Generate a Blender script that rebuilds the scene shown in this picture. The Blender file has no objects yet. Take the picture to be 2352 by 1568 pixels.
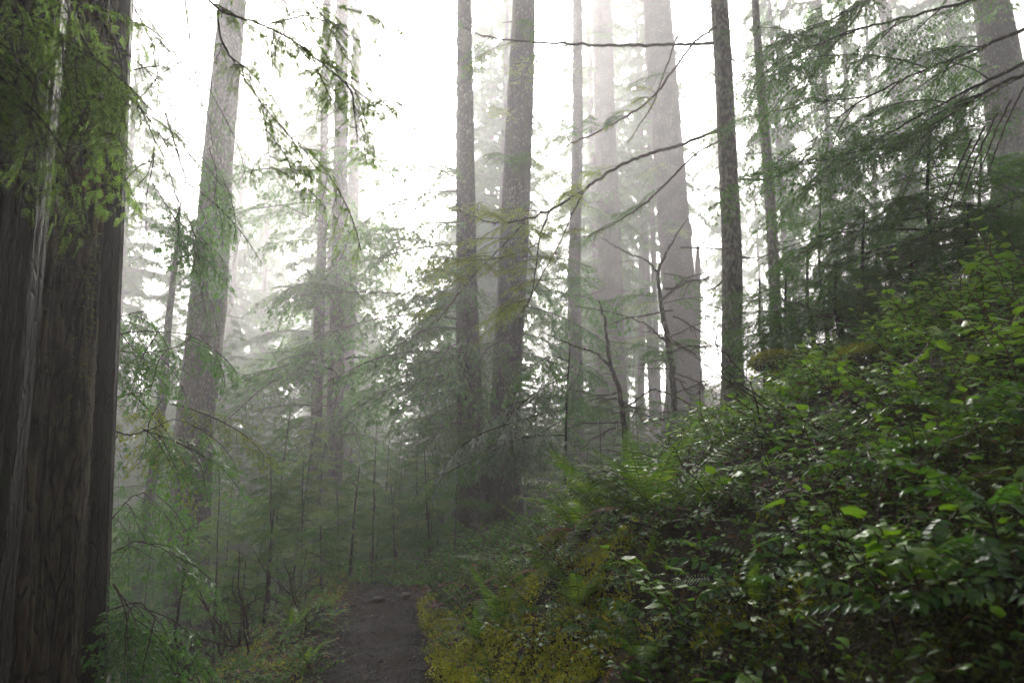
import bpy, math, random
import numpy as np
from mathutils import Matrix, Vector, Euler

S = bpy.context.scene
COL = S.collection
rng = np.random.default_rng(7)
random.seed(7)
PI = math.pi
R = math.radians

# ------------------------------------------------------------------ camera
PITCH = R(8.4)
F = 1568.0                       # focal length in units of a 2352 wide frame
CAM = np.array([0.0, 0.0, 1.6])
cd = bpy.data.cameras.new('camera')
cam = bpy.data.objects.new('camera', cd)
COL.objects.link(cam)
cam.location = CAM
cam.rotation_euler = (R(90) + PITCH, 0, 0)
cd.lens = 24.0
cd.sensor_width = 36.0
cd.clip_start = 0.05
cd.clip_end = 2000
cd.dof.use_dof = True
cd.dof.focus_distance = 4.6
cd.dof.aperture_fstop = 2.6
S.camera = cam

# ------------------------------------------------------------------ sky, sun, exposure
SUN_EL, SUN_AZ = R(28), R(-3)    # azimuth measured from +Y towards +X
w = bpy.data.worlds.new('World')
S.world = w
w.use_nodes = True
nt = w.node_tree
bg = nt.nodes['Background']
sky = nt.nodes.new('ShaderNodeTexSky')
sky.sky_type = 'NISHITA'
sky.sun_disc = False
sky.sun_elevation = SUN_EL
sky.sun_rotation = SUN_AZ
sky.dust_density = 7.0
sky.air_density = 1.0
sky.ozone_density = 1.0
hs = nt.nodes.new('ShaderNodeHueSaturation')
hs.inputs['Saturation'].default_value = 0.16
nt.links.new(sky.outputs[0], hs.inputs['Color'])
nt.links.new(hs.outputs[0], bg.inputs['Color'])
bg.inputs['Strength'].default_value = 0.105
sl = bpy.data.lights.new('sun', 'SUN')
sl.energy = 5.0
sl.angle = R(10)
sl.color = (1.0, 0.95, 0.88)
sun = bpy.data.objects.new('sun', sl)
COL.objects.link(sun)
dvec = Vector((math.sin(SUN_AZ) * math.cos(SUN_EL), math.cos(SUN_AZ) * math.cos(SUN_EL), math.sin(SUN_EL)))
sun.rotation_euler = (-dvec).to_track_quat('-Z', 'Y').to_euler()
S.view_settings.view_transform = 'Standard'
S.view_settings.look = 'None'
S.view_settings.gamma = 1.0
S.view_settings.use_curve_mapping = False
S.view_settings.exposure = 2.33
S.render.film_transparent = False
cy = S.cycles
cy.max_bounces = 7
cy.diffuse_bounces = 3
cy.glossy_bounces = 2
cy.transmission_bounces = 4
cy.transparent_max_bounces = 8
cy.volume_bounces = 2
cy.use_denoising = True
cy.caustics_reflective = False
cy.caustics_refractive = False
cy.sample_clamp_indirect = 6.0
HAZE = 0.0058

# ------------------------------------------------------------------ helpers
def at(px, py, d):
    """a point of the place seen at (px, py) of the photo (2352 wide), d metres ahead"""
    u, v = (px - 1176.0) / F, (784.0 - py) / F
    yy = math.cos(PITCH) - v * math.sin(PITCH)
    zz = math.sin(PITCH) + v * math.cos(PITCH)
    k = d / yy
    return np.array([u * k, d, zz * k + CAM[2]])

def wid(px, d, py=784.0):
    return px / F * d / (math.cos(PITCH) - (784.0 - py) / F * math.sin(PITCH)) * 1.0

def sm(t):
    t = np.clip(t, 0, 1)
    return t * t * (3 - 2 * t)

def n2(x, y, s=1.0, seed=0.0):
    """cheap smooth noise about -1..1"""
    x = np.asarray(x) * s; y = np.asarray(y) * s
    a = np.sin(x * 1.7 + seed) * np.cos(y * 1.3 - seed * 1.3)
    b = np.sin(x * 3.1 + y * 2.3 + seed * 2.1) * 0.6
    c = np.cos(y * 5.3 - x * 4.1 + seed * 0.7) * 0.4
    return (a + b + c) / 1.6

def cx_of(y):
    y = np.asarray(y, float)
    q = np.clip(y - 11, 0, 6)
    return -0.13 - 0.165 * y + 0.012 * q * q + 0.12 * np.clip(y - 17, 0, None)

YT = [-200, -10, 0, 5, 8, 10, 12, 14, 20, 40, 100, 300]
ZT = [2, 0.3, 0, 0, -0.15, -0.4, -0.95, -1.35, -1.7, -2.2, -3, -4]
def ground(x, y, rough=True):
    x = np.asarray(x, float); y = np.asarray(y, float)
    lat = x - cx_of(y)
    z = np.interp(y, YT, ZT)
    bank = np.interp(lat, [.45, .7, 1.16, 1.6, 2.0, 2.75, 4, 8, 20, 45, 200], [0, .12, .66, 1.12, 1.36, 1.72, 2.48, 4.1, 8.6, 17, 23])
    kk = np.interp(y, [5, 11, 16], [0, .78, 1.0])
    bank = bank - kk * np.minimum(bank, 1.3)
    left = np.interp(-lat, [.45, .6, .8, 1.2, 3, 8, 20, 40, 200], [0, .03, 0, -.22, -1.6, -4, -8, -9.5, -12])
    z = z + bank + left
    z = z + 0.16 * np.exp(-(((x + 2.6) / .45) ** 2 + ((y - 9.8) / .7) ** 2))
    if rough:
        off = sm((np.abs(lat) - .45) / .5)
        z = z + off * (0.05 * n2(x, y, 2.2, 1.0) + 0.025 * n2(x, y, 6.0, 4.0)) + 0.012 * n2(x, y, 3.5, 2.0)
        z = z + sm((np.hypot(x, y) - 12) / 10) * 0.35 * n2(x, y, .35, 3.0)
    return z

class MB:
    def __init__(s):
        s.v = []; s.f = []; s.n = 0
    def add(s, v, f, mat=0):
        v = np.asarray(v, float).reshape(-1, 3); f = np.asarray(f, int)
        if len(v) == 0 or len(f) == 0: return
        s.v.append(v); s.f.append((f + s.n, mat)); s.n += len(v)
    def mesh(s, name, mats, smooth=True):
        me = bpy.data.meshes.new(name)
        V = np.concatenate(s.v)
        me.vertices.add(len(V)); me.vertices.foreach_set('co', V.astype(np.float32).ravel())
        li = np.concatenate([f.ravel() for f, m in s.f])
        lt = np.concatenate([np.full(len(f), f.shape[1]) for f, m in s.f])
        mi = np.concatenate([np.full(len(f), m) for f, m in s.f])
        ls = np.concatenate([[0], np.cumsum(lt)[:-1]])
        me.loops.add(len(li)); me.loops.foreach_set('vertex_index', li.astype(np.int32))
        me.polygons.add(len(lt)); me.polygons.foreach_set('loop_start', ls.astype(np.int32))
        me.polygons.foreach_set('material_index', mi.astype(np.int32))
        me.polygons.foreach_set('use_smooth', np.full(len(lt), smooth))
        for m in mats: me.materials.append(m)
        me.update(calc_edges=True)
        return me

def tube(P, r, k=6, cap=True, wob=None):
    """tube along P (n,3) with radii r; wob: array (n,k) of radius factors"""
    P = np.asarray(P, float); n = len(P)
    r = np.broadcast_to(np.asarray(r, float), (n,))
    T = np.gradient(P, axis=0); T /= np.linalg.norm(T, axis=1)[:, None] + 1e-9
    m = T.mean(0)
    ref = np.array([1.0, 0, 0]) if abs(m[2]) > .75 else np.array([0, 0, 1.0])
    A = np.cross(T, ref); A /= np.linalg.norm(A, axis=1)[:, None] + 1e-9
    B = np.cross(T, A)
    a = np.arange(k) * 2 * PI / k
    rr = r[:, None] * (wob if wob is not None else 1.0)
    V = P[:, None] + (A[:, None] * np.cos(a)[None, :, None] + B[:, None] * np.sin(a)[None, :, None]) * rr[..., None] if np.ndim(rr) == 2 and rr.shape[1] == k else \
        P[:, None] + (A[:, None] * np.cos(a)[None, :, None] + B[:, None] * np.sin(a)[None, :, None]) * np.broadcast_to(rr, (n, k))[..., None]
    V = V.reshape(-1, 3)
    i = np.arange(n - 1)[:, None] * k; j = np.arange(k)[None]
    j2 = (j + 1) % k
    f = np.stack([i + j, i + k + j, i + k + j2, i + j2], -1).reshape(-1, 4)
    return V, f

def frames(d, up):
    """rotation matrices whose x axis is d, z axis close to up"""
    d = d / (np.linalg.norm(d, axis=1)[:, None] + 1e-9)
    yv = np.cross(up, d); yv /= np.linalg.norm(yv, axis=1)[:, None] + 1e-9
    zv = np.cross(d, yv)
    return np.stack([d, yv, zv], -1)

def scatter(tv, tf, M, P, sc=1.0):
    tv = np.asarray(tv, float); tf = np.asarray(tf)
    sc = np.asarray(sc, float)
    if sc.ndim == 0: sc = np.full((len(P), 3), float(sc))
    elif sc.ndim == 1: sc = np.repeat(sc[:, None], 3, 1)
    V = np.einsum('nij,nkj->nki', M, tv[None] * sc[:, None, :]) + P[:, None]
    f = tf[None] + (np.arange(len(P)) * len(tv))[:, None, None]
    return V.reshape(-1, 3), f.reshape(-1, tf.shape[1])

def tag(o, label=None, cat=None, group=None, kind=None):
    if label: o['label'] = label
    if cat: o['category'] = cat
    if group: o['group'] = group
    if kind: o['kind'] = kind
    return o

def thing(name, loc, label, cat, group=None, rot=(0, 0, 0), scale=1.0):
    o = bpy.data.objects.new(name, None)
    o.empty_display_size = .1
    o.location = [float(c) for c in loc]; o.rotation_euler = rot
    o.scale = (scale,) * 3
    COL.objects.link(o)
    return tag(o, label, cat, group)

def part(name, me, parent, loc=(0, 0, 0), rot=(0, 0, 0), scale=1.0, mat=None):
    o = bpy.data.objects.new(name, me)
    COL.objects.link(o)
    o.parent = parent
    if mat is not None: o.matrix_local = mat
    else:
        o.location = [float(c) for c in loc]; o.rotation_euler = rot
        o.scale = (scale,) * 3 if np.isscalar(scale) else scale
    return o

def single(name, me, loc, label, cat, group=None, rot=(0, 0, 0), scale=1.0, kind=None):
    o = bpy.data.objects.new(name, me)
    COL.objects.link(o)
    o.location = [float(c) for c in loc]; o.rotation_euler = rot
    o.scale = (scale,) * 3 if np.isscalar(scale) else scale
    return tag(o, label, cat, group, kind)

# ------------------------------------------------------------------ materials
def newmat(name):
    m = bpy.data.materials.new(name); m.use_nodes = True
    nt = m.node_tree
    for n in list(nt.nodes): nt.nodes.remove(n)
    return m, nt, nt.nodes.new, nt.links.new

def ramp(nt, stops):
    r = nt.nodes.new('ShaderNodeValToRGB')
    e = r.color_ramp.elements
    while len(e) < len(stops): e.new(0.5)
    for i, (p, c) in enumerate(stops):
        e[i].position = p; e[i].color = (*c, 1)
    return r

def leaf_mat(name, cols, rough=.4, trans=.35, spec=.5, tcol=1.6):
    m, nt, N, L = newmat(name)
    g = N('ShaderNodeNewGeometry')
    oi = N('ShaderNodeObjectInfo')
    ad = N('ShaderNodeMath'); ad.operation = 'MULTIPLY_ADD'
    L(g.outputs['Random Per Island'], ad.inputs[0]); ad.inputs[1].default_value = .72
    ml = N('ShaderNodeMath'); ml.operation = 'MULTIPLY'; ml.inputs[1].default_value = .28
    L(oi.outputs['Random'], ml.inputs[0]); L(ml.outputs[0], ad.inputs[2])
    r = ramp(nt, [(i / (len(cols) - 1), c) for i, c in enumerate(cols)])
    L(ad.outputs[0], r.inputs[0])
    p = N('ShaderNodeBsdfPrincipled')
    p.inputs['Roughness'].default_value = rough
    p.inputs['Specular IOR Level'].default_value = spec
    L(r.outputs[0], p.inputs['Base Color'])
    if rough < .45:
        tcn = N('ShaderNodeNewGeometry'); nb = N('ShaderNodeTexNoise'); nb.inputs['Scale'].default_value = 90; nb.inputs['Detail'].default_value = 2
        L(tcn.outputs['Position'], nb.inputs[0]); bp = N('ShaderNodeBump'); bp.inputs['Strength'].default_value = .6; bp.inputs['Distance'].default_value = .006
        L(nb.outputs[0], bp.inputs['Height']); L(bp.outputs[0], p.inputs['Normal'])
    t = N('ShaderNodeBsdfTranslucent')
    mx = N('ShaderNodeMix'); mx.data_type = 'RGBA'; mx.blend_type = 'MULTIPLY'; mx.inputs[0].default_value = 1.0
    L(r.outputs[0], mx.inputs[6]); mx.inputs[7].default_value = (tcol * 1.15, tcol * 1.1, tcol * .55, 1)
    L(mx.outputs[2], t.inputs[0])
    ms = N('ShaderNodeMixShader'); ms.inputs[0].default_value = trans
    L(p.outputs[0], ms.inputs[1]); L(t.outputs[0], ms.inputs[2])
    o = N('ShaderNodeOutputMaterial'); L(ms.outputs[0], o.inputs[0])
    return m

def bark_mat(name, cols, moss=None, moss_amt=.0, scale=9.0, stretch=.18, bump=.6, rough=.85, lichen=0.0, fine=60):
    m, nt, N, L = newmat(name)
    tc = N('ShaderNodeTexCoord')
    mp = N('ShaderNodeMapping'); mp.inputs['Scale'].default_value = (1, 1, stretch)
    L(tc.outputs['Object'], mp.inputs[0])
    n1 = N('ShaderNodeTexNoise'); n1.inputs['Scale'].default_value = scale; n1.inputs['Detail'].default_value = 7; n1.inputs['Roughness'].default_value = .65
    L(mp.outputs[0], n1.inputs[0])
    vo = N('ShaderNodeTexVoronoi'); vo.feature = 'DISTANCE_TO_EDGE'; vo.inputs['Scale'].default_value = scale * 2.2
    L(mp.outputs[0], vo.inputs[0])
    r = ramp(nt, [(.28 + .44 * i / (len(cols) - 1), c) for i, c in enumerate(cols)])
    L(n1.outputs[0], r.inputs[0])
    col = r.outputs[0]
    crack = N('ShaderNodeMapRange'); crack.inputs[1].default_value = 0; crack.inputs[2].default_value = .12
    crack.inputs[3].default_value = .55; crack.inputs[4].default_value = 1
    L(vo.outputs['Distance'], crack.inputs[0])
    mc = N('ShaderNodeMix'); mc.data_type = 'RGBA'; mc.blend_type = 'MULTIPLY'; mc.inputs[0].default_value = .8
    L(col, mc.inputs[6]); L(crack.outputs[0], mc.inputs[7]); col = mc.outputs[2]
    if lichen > 0:
        nl = N('ShaderNodeTexNoise'); nl.inputs['Scale'].default_value = 22; nl.inputs['Detail'].default_value = 5
        mpl = N('ShaderNodeMapping'); mpl.inputs['Scale'].default_value = (1, 1, .55)
        L(tc.outputs['Object'], mpl.inputs[0]); L(mpl.outputs[0], nl.inputs[0])
        rl = ramp(nt, [(.60 - lichen * .1, (0, 0, 0)), (.66 - lichen * .08, (1, 1, 1))]); L(nl.outputs[0], rl.inputs[0])
        ml = N('ShaderNodeMix'); ml.data_type = 'RGBA'
        fac = N('ShaderNodeMath'); fac.operation = 'MULTIPLY'; fac.inputs[1].default_value = .6
        L(rl.outputs[0], fac.inputs[0]); L(fac.outputs[0], ml.inputs[0])
        L(col, ml.inputs[6]); ml.inputs[7].default_value = (.19, .19, .14, 1); col = ml.outputs[2]
    if moss:
        nm = N('ShaderNodeTexNoise'); nm.inputs['Scale'].default_value = 2.6; nm.inputs['Detail'].default_value = 6
        mpm = N('ShaderNodeMapping'); mpm.inputs['Scale'].default_value = (1.6, 1.6, .45)
        L(tc.outputs['Object'], mpm.inputs[0]); L(mpm.outputs[0], nm.inputs[0])
        rm = ramp(nt, [(.62 - moss_amt * .25, (0, 0, 0)), (.72 - moss_amt * .2, (1, 1, 1))]); L(nm.outputs[0], rm.inputs[0])
        mm = N('ShaderNodeMix'); mm.data_type = 'RGBA'; L(rm.outputs[0], mm.inputs[0])
        L(col, mm.inputs[6]); mm.inputs[7].default_value = (*moss, 1); col = mm.outputs[2]
    nf = N('ShaderNodeTexNoise'); nf.inputs['Scale'].default_value = fine; nf.inputs['Detail'].default_value = 4
    L(mp.outputs[0], nf.inputs[0])
    ah = N('ShaderNodeMath'); ah.operation = 'MULTIPLY_ADD'; ah.inputs[1].default_value = .4
    L(nf.outputs[0], ah.inputs[0]); L(crack.outputs[0], ah.inputs[2])
    ah2 = N('ShaderNodeMath'); ah2.operation = 'ADD'; L(ah.outputs[0], ah2.inputs[0]); L(n1.outputs[0], ah2.inputs[1])
    b = N('ShaderNodeBump'); b.inputs['Strength'].default_value = bump; b.inputs['Distance'].default_value = .02
    L(ah2.outputs[0], b.inputs['Height'])
    nv = N('ShaderNodeTexNoise'); nv.inputs['Scale'].default_value = 1.3; nv.inputs['Detail'].default_value = 5
    L(tc.outputs['Object'], nv.inputs[0])
    rv = ramp(nt, [(.35, (.5, .52, .5)), (.65, (1.25, 1.2, 1.15))]); L(nv.outputs[0], rv.inputs[0])
    mv = N('ShaderNodeMix'); mv.data_type = 'RGBA'; mv.blend_type = 'MULTIPLY'; mv.inputs[0].default_value = 1
    L(col, mv.inputs[6]); L(rv.outputs[0], mv.inputs[7]); col = mv.outputs[2]
    p = N('ShaderNodeBsdfPrincipled'); p.inputs['Roughness'].default_value = rough; p.inputs['Specular IOR Level'].default_value = .2
    L(col, p.inputs['Base Color']); L(b.outputs[0], p.inputs['Normal'])
    o = N('ShaderNodeOutputMaterial'); L(p.outputs[0], o.inputs[0])
    return m

def soil_mat(name, cols, scale=14, bump=.8, rough=.8, spec=.4, red=None):
    m, nt, N, L = newmat(name)
    tc = N('ShaderNodeTexCoord')
    n1 = N('ShaderNodeTexNoise'); n1.inputs['Scale'].default_value = scale; n1.inputs['Detail'].default_value = 8; n1.inputs['Roughness'].default_value = .7
    L(tc.outputs['Object'], n1.inputs[0])
    n2_ = N('ShaderNodeTexNoise'); n2_.inputs['Scale'].default_value = 1.7; n2_.inputs['Detail'].default_value = 4
    L(tc.outputs['Object'], n2_.inputs[0])
    r = ramp(nt, [(.3 + .4 * i / (len(cols) - 1), c) for i, c in enumerate(cols)])
    ad = N('ShaderNodeMath'); ad.operation = 'MULTIPLY_ADD'; ad.inputs[1].default_value = .55
    sc2 = N('ShaderNodeMath'); sc2.operation = 'MULTIPLY'; sc2.inputs[1].default_value = .45
    L(n1.outputs[0], ad.inputs[0]); L(n2_.outputs[0], sc2.inputs[0]); L(sc2.outputs[0], ad.inputs[2])
    L(ad.outputs[0], r.inputs[0]); col = r.outputs[0]
    vo = N('ShaderNodeTexVoronoi'); vo.inputs['Scale'].default_value = 70
    L(tc.outputs['Object'], vo.inputs[0])
    h = N('ShaderNodeMath'); h.operation = 'MULTIPLY_ADD'; h.inputs[1].default_value = -.5
    L(vo.outputs['Distance'], h.inputs[0]); L(n1.outputs[0], h.inputs[2])
    b = N('ShaderNodeBump'); b.inputs['Strength'].default_value = bump; b.inputs['Distance'].default_value = .02
    L(h.outputs[0], b.inputs['Height'])
    p = N('ShaderNodeBsdfPrincipled'); p.inputs['Roughness'].default_value = rough
    p.inputs['Specular IOR Level'].default_value = spec
    L(col, p.inputs['Base Color']); L(b.outputs[0], p.inputs['Normal'])
    o = N('ShaderNodeOutputMaterial'); L(p.outputs[0], o.inputs[0])
    return m

M = {}
M['hem'] = leaf_mat('hemlock_needles', [(.022, .07, .014), (.045, .125, .02), (.09, .19, .028)], .6, .42, .12)
M['hem_n'] = leaf_mat('hemlock_needles_backlit', [(.07, .13, .045), (.11, .19, .06), (.16, .25, .09)], .6, .5, .12)  # paler copy of hem, the backlit brightness is put into the colour
M['hem_y'] = leaf_mat('hemlock_needles_fresh', [(.07, .12, .02), (.13, .19, .025), (.20, .24, .035)], .6, .5, .12)
M['ced'] = leaf_mat('cedar_scale_leaf', [(.035, .10, .035), (.055, .15, .04), (.09, .20, .03)], .5, .42, .25)
M['ced_s'] = leaf_mat('cedar_scale_leaf_wet', [(.05, .10, .07), (.09, .15, .11), (.16, .22, .17)], .3, .2, .8)
M['sal'] = leaf_mat('salal_leaf', [(.03, .085, .012), (.06, .15, .013), (.125, .26, .012), (.14, .28, .015), (.20, .22, .02)], .32, .38, .5, 1.5)
M['gro'] = leaf_mat('small_glossy_leaf', [(.03, .085, .014), (.06, .15, .018), (.12, .24, .02)], .4, .38, .35)
M['gro2'] = leaf_mat('verge_leaf', [(.022, .07, .012), (.045, .12, .016), (.09, .19, .02)], .62, .35, .12)
M['fern'] = leaf_mat('fern_pinna', [(.04, .10, .015), (.075, .155, .016), (.14, .215, .016)], .5, .42, .3, 1.7)
M['fern_d'] = leaf_mat('fern_pinna_dead', [(.10, .045, .02), (.16, .08, .03), (.22, .13, .06)], .7, .3)
M['mah'] = leaf_mat('holly_leaflet', [(.025, .09, .018), (.05, .14, .018), (.10, .22, .02)], .33, .35, .4)
M['moss'] = leaf_mat('moss_strand', [(.08, .11, .01), (.19, .22, .018), (.34, .34, .03)], .8, .4)
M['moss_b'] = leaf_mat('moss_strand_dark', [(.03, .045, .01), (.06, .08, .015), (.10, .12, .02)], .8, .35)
M['lit'] = leaf_mat('dead_leaf', [(.05, .02, .012), (.12, .045, .018), (.20, .09, .03), (.28, .19, .11)], .6, .2)
M['twig'] = bark_mat('twig_bark', [(.03, .022, .018), (.07, .05, .04)], scale=30, bump=.3)
M['twig_r'] = bark_mat('reddish_stem', [(.07, .03, .015), (.14, .07, .03)], scale=30, bump=.2, rough=.5)
M['twig_g'] = bark_mat('green_stem', [(.05, .07, .025), (.10, .12, .05)], scale=30, bump=.2, rough=.6)
M['stem'] = bark_mat('sapling_bark', [(.02, .016, .014), (.05, .04, .033)], moss=(.04, .05, .015), moss_amt=.2, scale=25, bump=.5)
M['bark'] = bark_mat('hemlock_bark', [(.012, .010, .009), (.032, .027, .024), (.065, .054, .048)], scale=16, lichen=.8, moss=(.03, .04, .012), moss_amt=.15)
M['bark_m'] = bark_mat('mossy_bark', [(.012, .010, .009), (.03, .025, .021), (.058, .047, .04)], moss=(.05, .06, .015), moss_amt=.3, scale=14, lichen=.5)
M['bark_s'] = bark_mat('smooth_ringed_bark', [(.028, .023, .021), (.06, .047, .042), (.10, .082, .072)], scale=12, stretch=1.6, bump=.7, lichen=1.1)
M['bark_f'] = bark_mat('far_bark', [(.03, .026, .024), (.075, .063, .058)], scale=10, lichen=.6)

def haze_mat():
    m, nt, N, L = newmat('mist')
    v = N('ShaderNodeVolumePrincipled')
    v.inputs['Color'].default_value = (.985, .965, .99, 1)
    v.inputs['Density'].default_value = HAZE
    v.inputs['Anisotropy'].default_value = .6
    o = N('ShaderNodeOutputMaterial'); L(v.outputs[0], o.inputs['Volume'])
    return m

# ------------------------------------------------------------------ ground, path, mist
def axis(c, lo, hi, n, k):
    t = np.linspace(-1, 1, n)
    s = np.sinh(k * t) / math.sinh(k)
    return np.where(s < 0, c + s * (c - lo), c + s * (hi - c))
def sheet():
    X = axis(.8, -160, 160, 300, 6.6); Y = axis(4.5, -60, 190, 320, 6.2)
    gx, gy = np.meshgrid(X, Y)
    z = ground(gx, gy)
    lat = gx - cx_of(gy)
    z = z - .03 * (np.abs(lat) < .42) * (gy > -8) * (gy < 30)
    V = np.stack([gx, gy, z], -1).reshape(-1, 3)
    nx = len(X)
    i = (np.arange(len(Y) - 1)[:, None] * nx + np.arange(nx - 1)[None]).ravel()
    f = np.stack([i, i + 1, i + nx + 1, i + nx], -1)
    return V, f, z
V, f, gz = sheet()
b = MB(); b.add(V, f)
soil = soil_mat('forest_soil', [(.008, .006, .004), (.022, .014, .009), (.03, .028, .01), (.045, .03, .016)], bump=1.0, rough=.95, spec=.2)
single('ground', b.mesh('ground', [soil]), (0, 0, 0), None, None, kind='structure')
def path_mesh():
    Y = np.linspace(-6, 16, 560); U = np.linspace(-1, 1, 34)
    gy, gu = np.meshgrid(Y, U, indexing='ij')
    hw = .445 + .07 * n2(gy, gu * 0, 3.0, 2) + .05 * n2(gy, gu * 0, 13.0, 5) + .03 * n2(gy, np.sign(gu), 31.0, 5)
    hw = hw * np.interp(gy, [4, 7, 9, 10.5], [1.0, .82, .55, .35])
    gx = cx_of(gy) + gu * hw
    z = ground(gx, gy) + .004 + .007 * n2(gx, gy, 17, 1) + .005 * n2(gx, gy, 43, 7) - .035 * np.abs(gu) ** 10
    V = np.stack([gx, gy, z], -1).reshape(-1, 3); nu = len(U)
    i = (np.arange(len(Y) - 1)[:, None] * nu + np.arange(nu - 1)[None]).ravel()
    return V, np.stack([i, i + 1, i + nu + 1, i + nu], -1)
b = MB(); b.add(*path_mesh())
pm = soil_mat('trail_gravel', [(.02, .013, .011), (.036, .029, .027), (.054, .051, .054), (.095, .085, .082)], scale=26, bump=1.0, rough=.95, spec=.04)
single('path', b.mesh('path', [pm]), (0, 0, 0), None, None, kind='structure')

zlo = float(gz.min()) - 1
HX0, HX1, HY0, HY1, HZ = -165, 165, -65, 195, 64
hb = MB()
hv = [(x, y, z) for x in (HX0, HX1) for y in (HY0, HY1) for z in (zlo, max(HZ, float(gz.max()) + 1))]
hb.add(hv, [(0, 1, 3, 2), (4, 6, 7, 5), (0, 4, 5, 1), (2, 3, 7, 6), (0, 2, 6, 4), (1, 5, 7, 3)])
hz = single('haze', hb.mesh('haze', [haze_mat()], False), (0, 0, 0), None, None, kind='stuff')

# ------------------------------------------------------------------ leaf and twig shapes
def blade(wmax=.3, pts=((0, .08), (.3, 1), (.7, .8), (1, 0.02)), fold=.12, sag=.12):
    """a pointed leaf along +x, length 1: rows of left, mid, right"""
    v = []
    for u, ww in pts:
        zc = -sag * u * u
        v += [(u, ww * wmax, zc + fold * ww * wmax * 2), (u, 0, zc), (u, -ww * wmax, zc + fold * ww * wmax * 2)]
    f = []
    for i in range(len(pts) - 1):
        a = i * 3
        f += [(a, a + 1, a + 4, a + 3), (a + 1, a + 2, a + 5, a + 4)]
    return np.array(v), np.array(f)
NEEDLE = (np.array([(0, .08, 0), (0, -.08, 0), (.75, -.075, -.03), (1, 0, -.06), (.75, .075, -.03)]), np.array([(0, 1, 2, 3, 4)]))
DIAM = (np.array([(0, .03, 0), (.35, .5, .0), (1, 0, -.10), (.35, -.5, 0)]), np.array([(0, 3, 2, 1)]))
PINNA = (np.array([(0, .45, 0), (.5, .5, -.02), (1, .0, -.10), (.5, -.35, -.02), (0, -.5, 0)]), np.array([(0, 4, 3, 2, 1)]))
def salal_leaf(seed):
    r = np.random.default_rng(seed)
    us = [0, .08, .22, .4, .6, .78, .9, 1.0]
    k_ = r.uniform(.8, 1.1); ws = [.02, .17 * k_, .28 * k_, .31 * k_, .25 * k_, .13, .055, .0]
    curl = r.uniform(.15, .7); fold = r.uniform(.2, .7); ph = r.uniform(0, 6); wav = r.uniform(.03, .07)
    v = []
    for u, ww in zip(us, ws):
        zc = -curl * u * u * .6
        for s in (-1, -.55, 0, .55, 1):
            e = wav * math.sin(u * 9 + ph + s) * abs(s) ** 2
            v.append((u, s * ww, zc + fold * abs(s) * ww * (1 - .5 * abs(s)) + e - .05 * abs(s) ** 3 * (ww / .33)))
    f = []
    for i in range(len(us) - 1):
        for j in range(4):
            a = i * 5 + j
            f.append((a, a + 5, a + 6, a + 1))
    return np.array(v), np.array(f)

def unit(v): return v / (np.linalg.norm(v, axis=-1, keepdims=True) + 1e-9)

def bough(seed, L=2.0, style='hem', mat='hem', droop=.25, rise=.15, secl=.32, nsec=26, curve=0.0, detail=1.0, bare=.12, wood='twig', rad=.012, hang=.12):
    """a conifer bough along +x from the origin; wood slot 0, foliage slot 1"""
    r = np.random.default_rng(seed)
    b = MB()
    def axis_pt(s):
        s = np.asarray(s)
        return np.stack([s * L, curve * L * s * s + .012 * L * np.sin(s * 9 + seed), L * (rise * s - droop * s * s)], -1)
    s = np.linspace(0, 1, 12)
    b.add(*tube(axis_pt(s), rad * L / 2 * (1 - .85 * s) + .0015, 5), 0)
    tp, td, tl = [], [], []
    for k in range(nsec * 2):
        side = 1 if k % 2 else -1
        s0 = bare + (1 - bare) * (k + r.uniform(-.4, .4)) / (nsec * 2)
        s0 = min(max(s0, .02), .995)
        env = (min(1, (s0 - bare * .5) * 3.5) ** .7) * (1 - s0) ** .55
        l = secl * L * env * r.uniform(.7, 1.2) + .03 * L
        p0 = axis_pt(s0); fw = unit(axis_pt(min(s0 + .02, 1.02)) - axis_pt(s0 - .02))
        an = R(r.uniform(42, 62)) if style == 'hem' else R(r.uniform(50, 70))
        sd = np.array([0, side, 0.])
        d0 = unit(fw * math.cos(an) + sd * math.sin(an) + np.array([0, 0, r.uniform(-.55, .22)]))
        t = np.linspace(0, 1, 5)[:, None]
        hg = hang * (1.0 if style == 'hem' else 2.6)
        P = p0 + d0 * l * t + fw * l * .18 * t * t + np.array([0, 0, -1.]) * l * hg * t * t * r.uniform(.6, 1.5) * (2.0 if style == 'ced' else 1.6)
        b.add(*tube(P, (.0035 * (1 - .6 * t[:, 0])) * max(.4, L / 2), 3), 0)
        # tertiary sprays
        nt_ = max(3, int(l / (.028 if style == 'hem' else .024) * detail))
        for q in range(nt_):
            tt = (q + .6) / nt_
            i = tt * 4; a = int(min(i, 3)); fr = i - a
            pp = P[a] * (1 - fr) + P[a + 1] * fr
            dd = unit(P[a + 1] - P[a])
            sd2 = np.cross(np.array([0, 0, 1.]), dd); sd2 = unit(sd2)
            s2 = 1 if q % 2 else -1
            l3 = (.30 if style == 'hem' else .34) * l * (1 - tt) ** .6 * r.uniform(.6, 1.2) + (.022 if style == 'hem' else .03)
            an = R(r.uniform(38, 60))
            d3 = unit(dd * math.cos(an) + sd2 * s2 * math.sin(an) + np.array([0, 0, r.uniform(-.6, .15) - (.2 if style == 'ced' else 0)]))
            tp.append(pp); td.append(d3); tl.append(l3)
        tp.append(P[-1] - dd * .01); td.append(unit(P[-1] - P[-2])); tl.append(.05)
    tp = np.array(tp); td = np.array(td); tl = np.array(tl)
    up = unit(np.stack([r.normal(0, .45, len(tp)), r.normal(0, .45, len(tp)), np.ones(len(tp))], -1))
    return b, tp, td, tl, up, r

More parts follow.
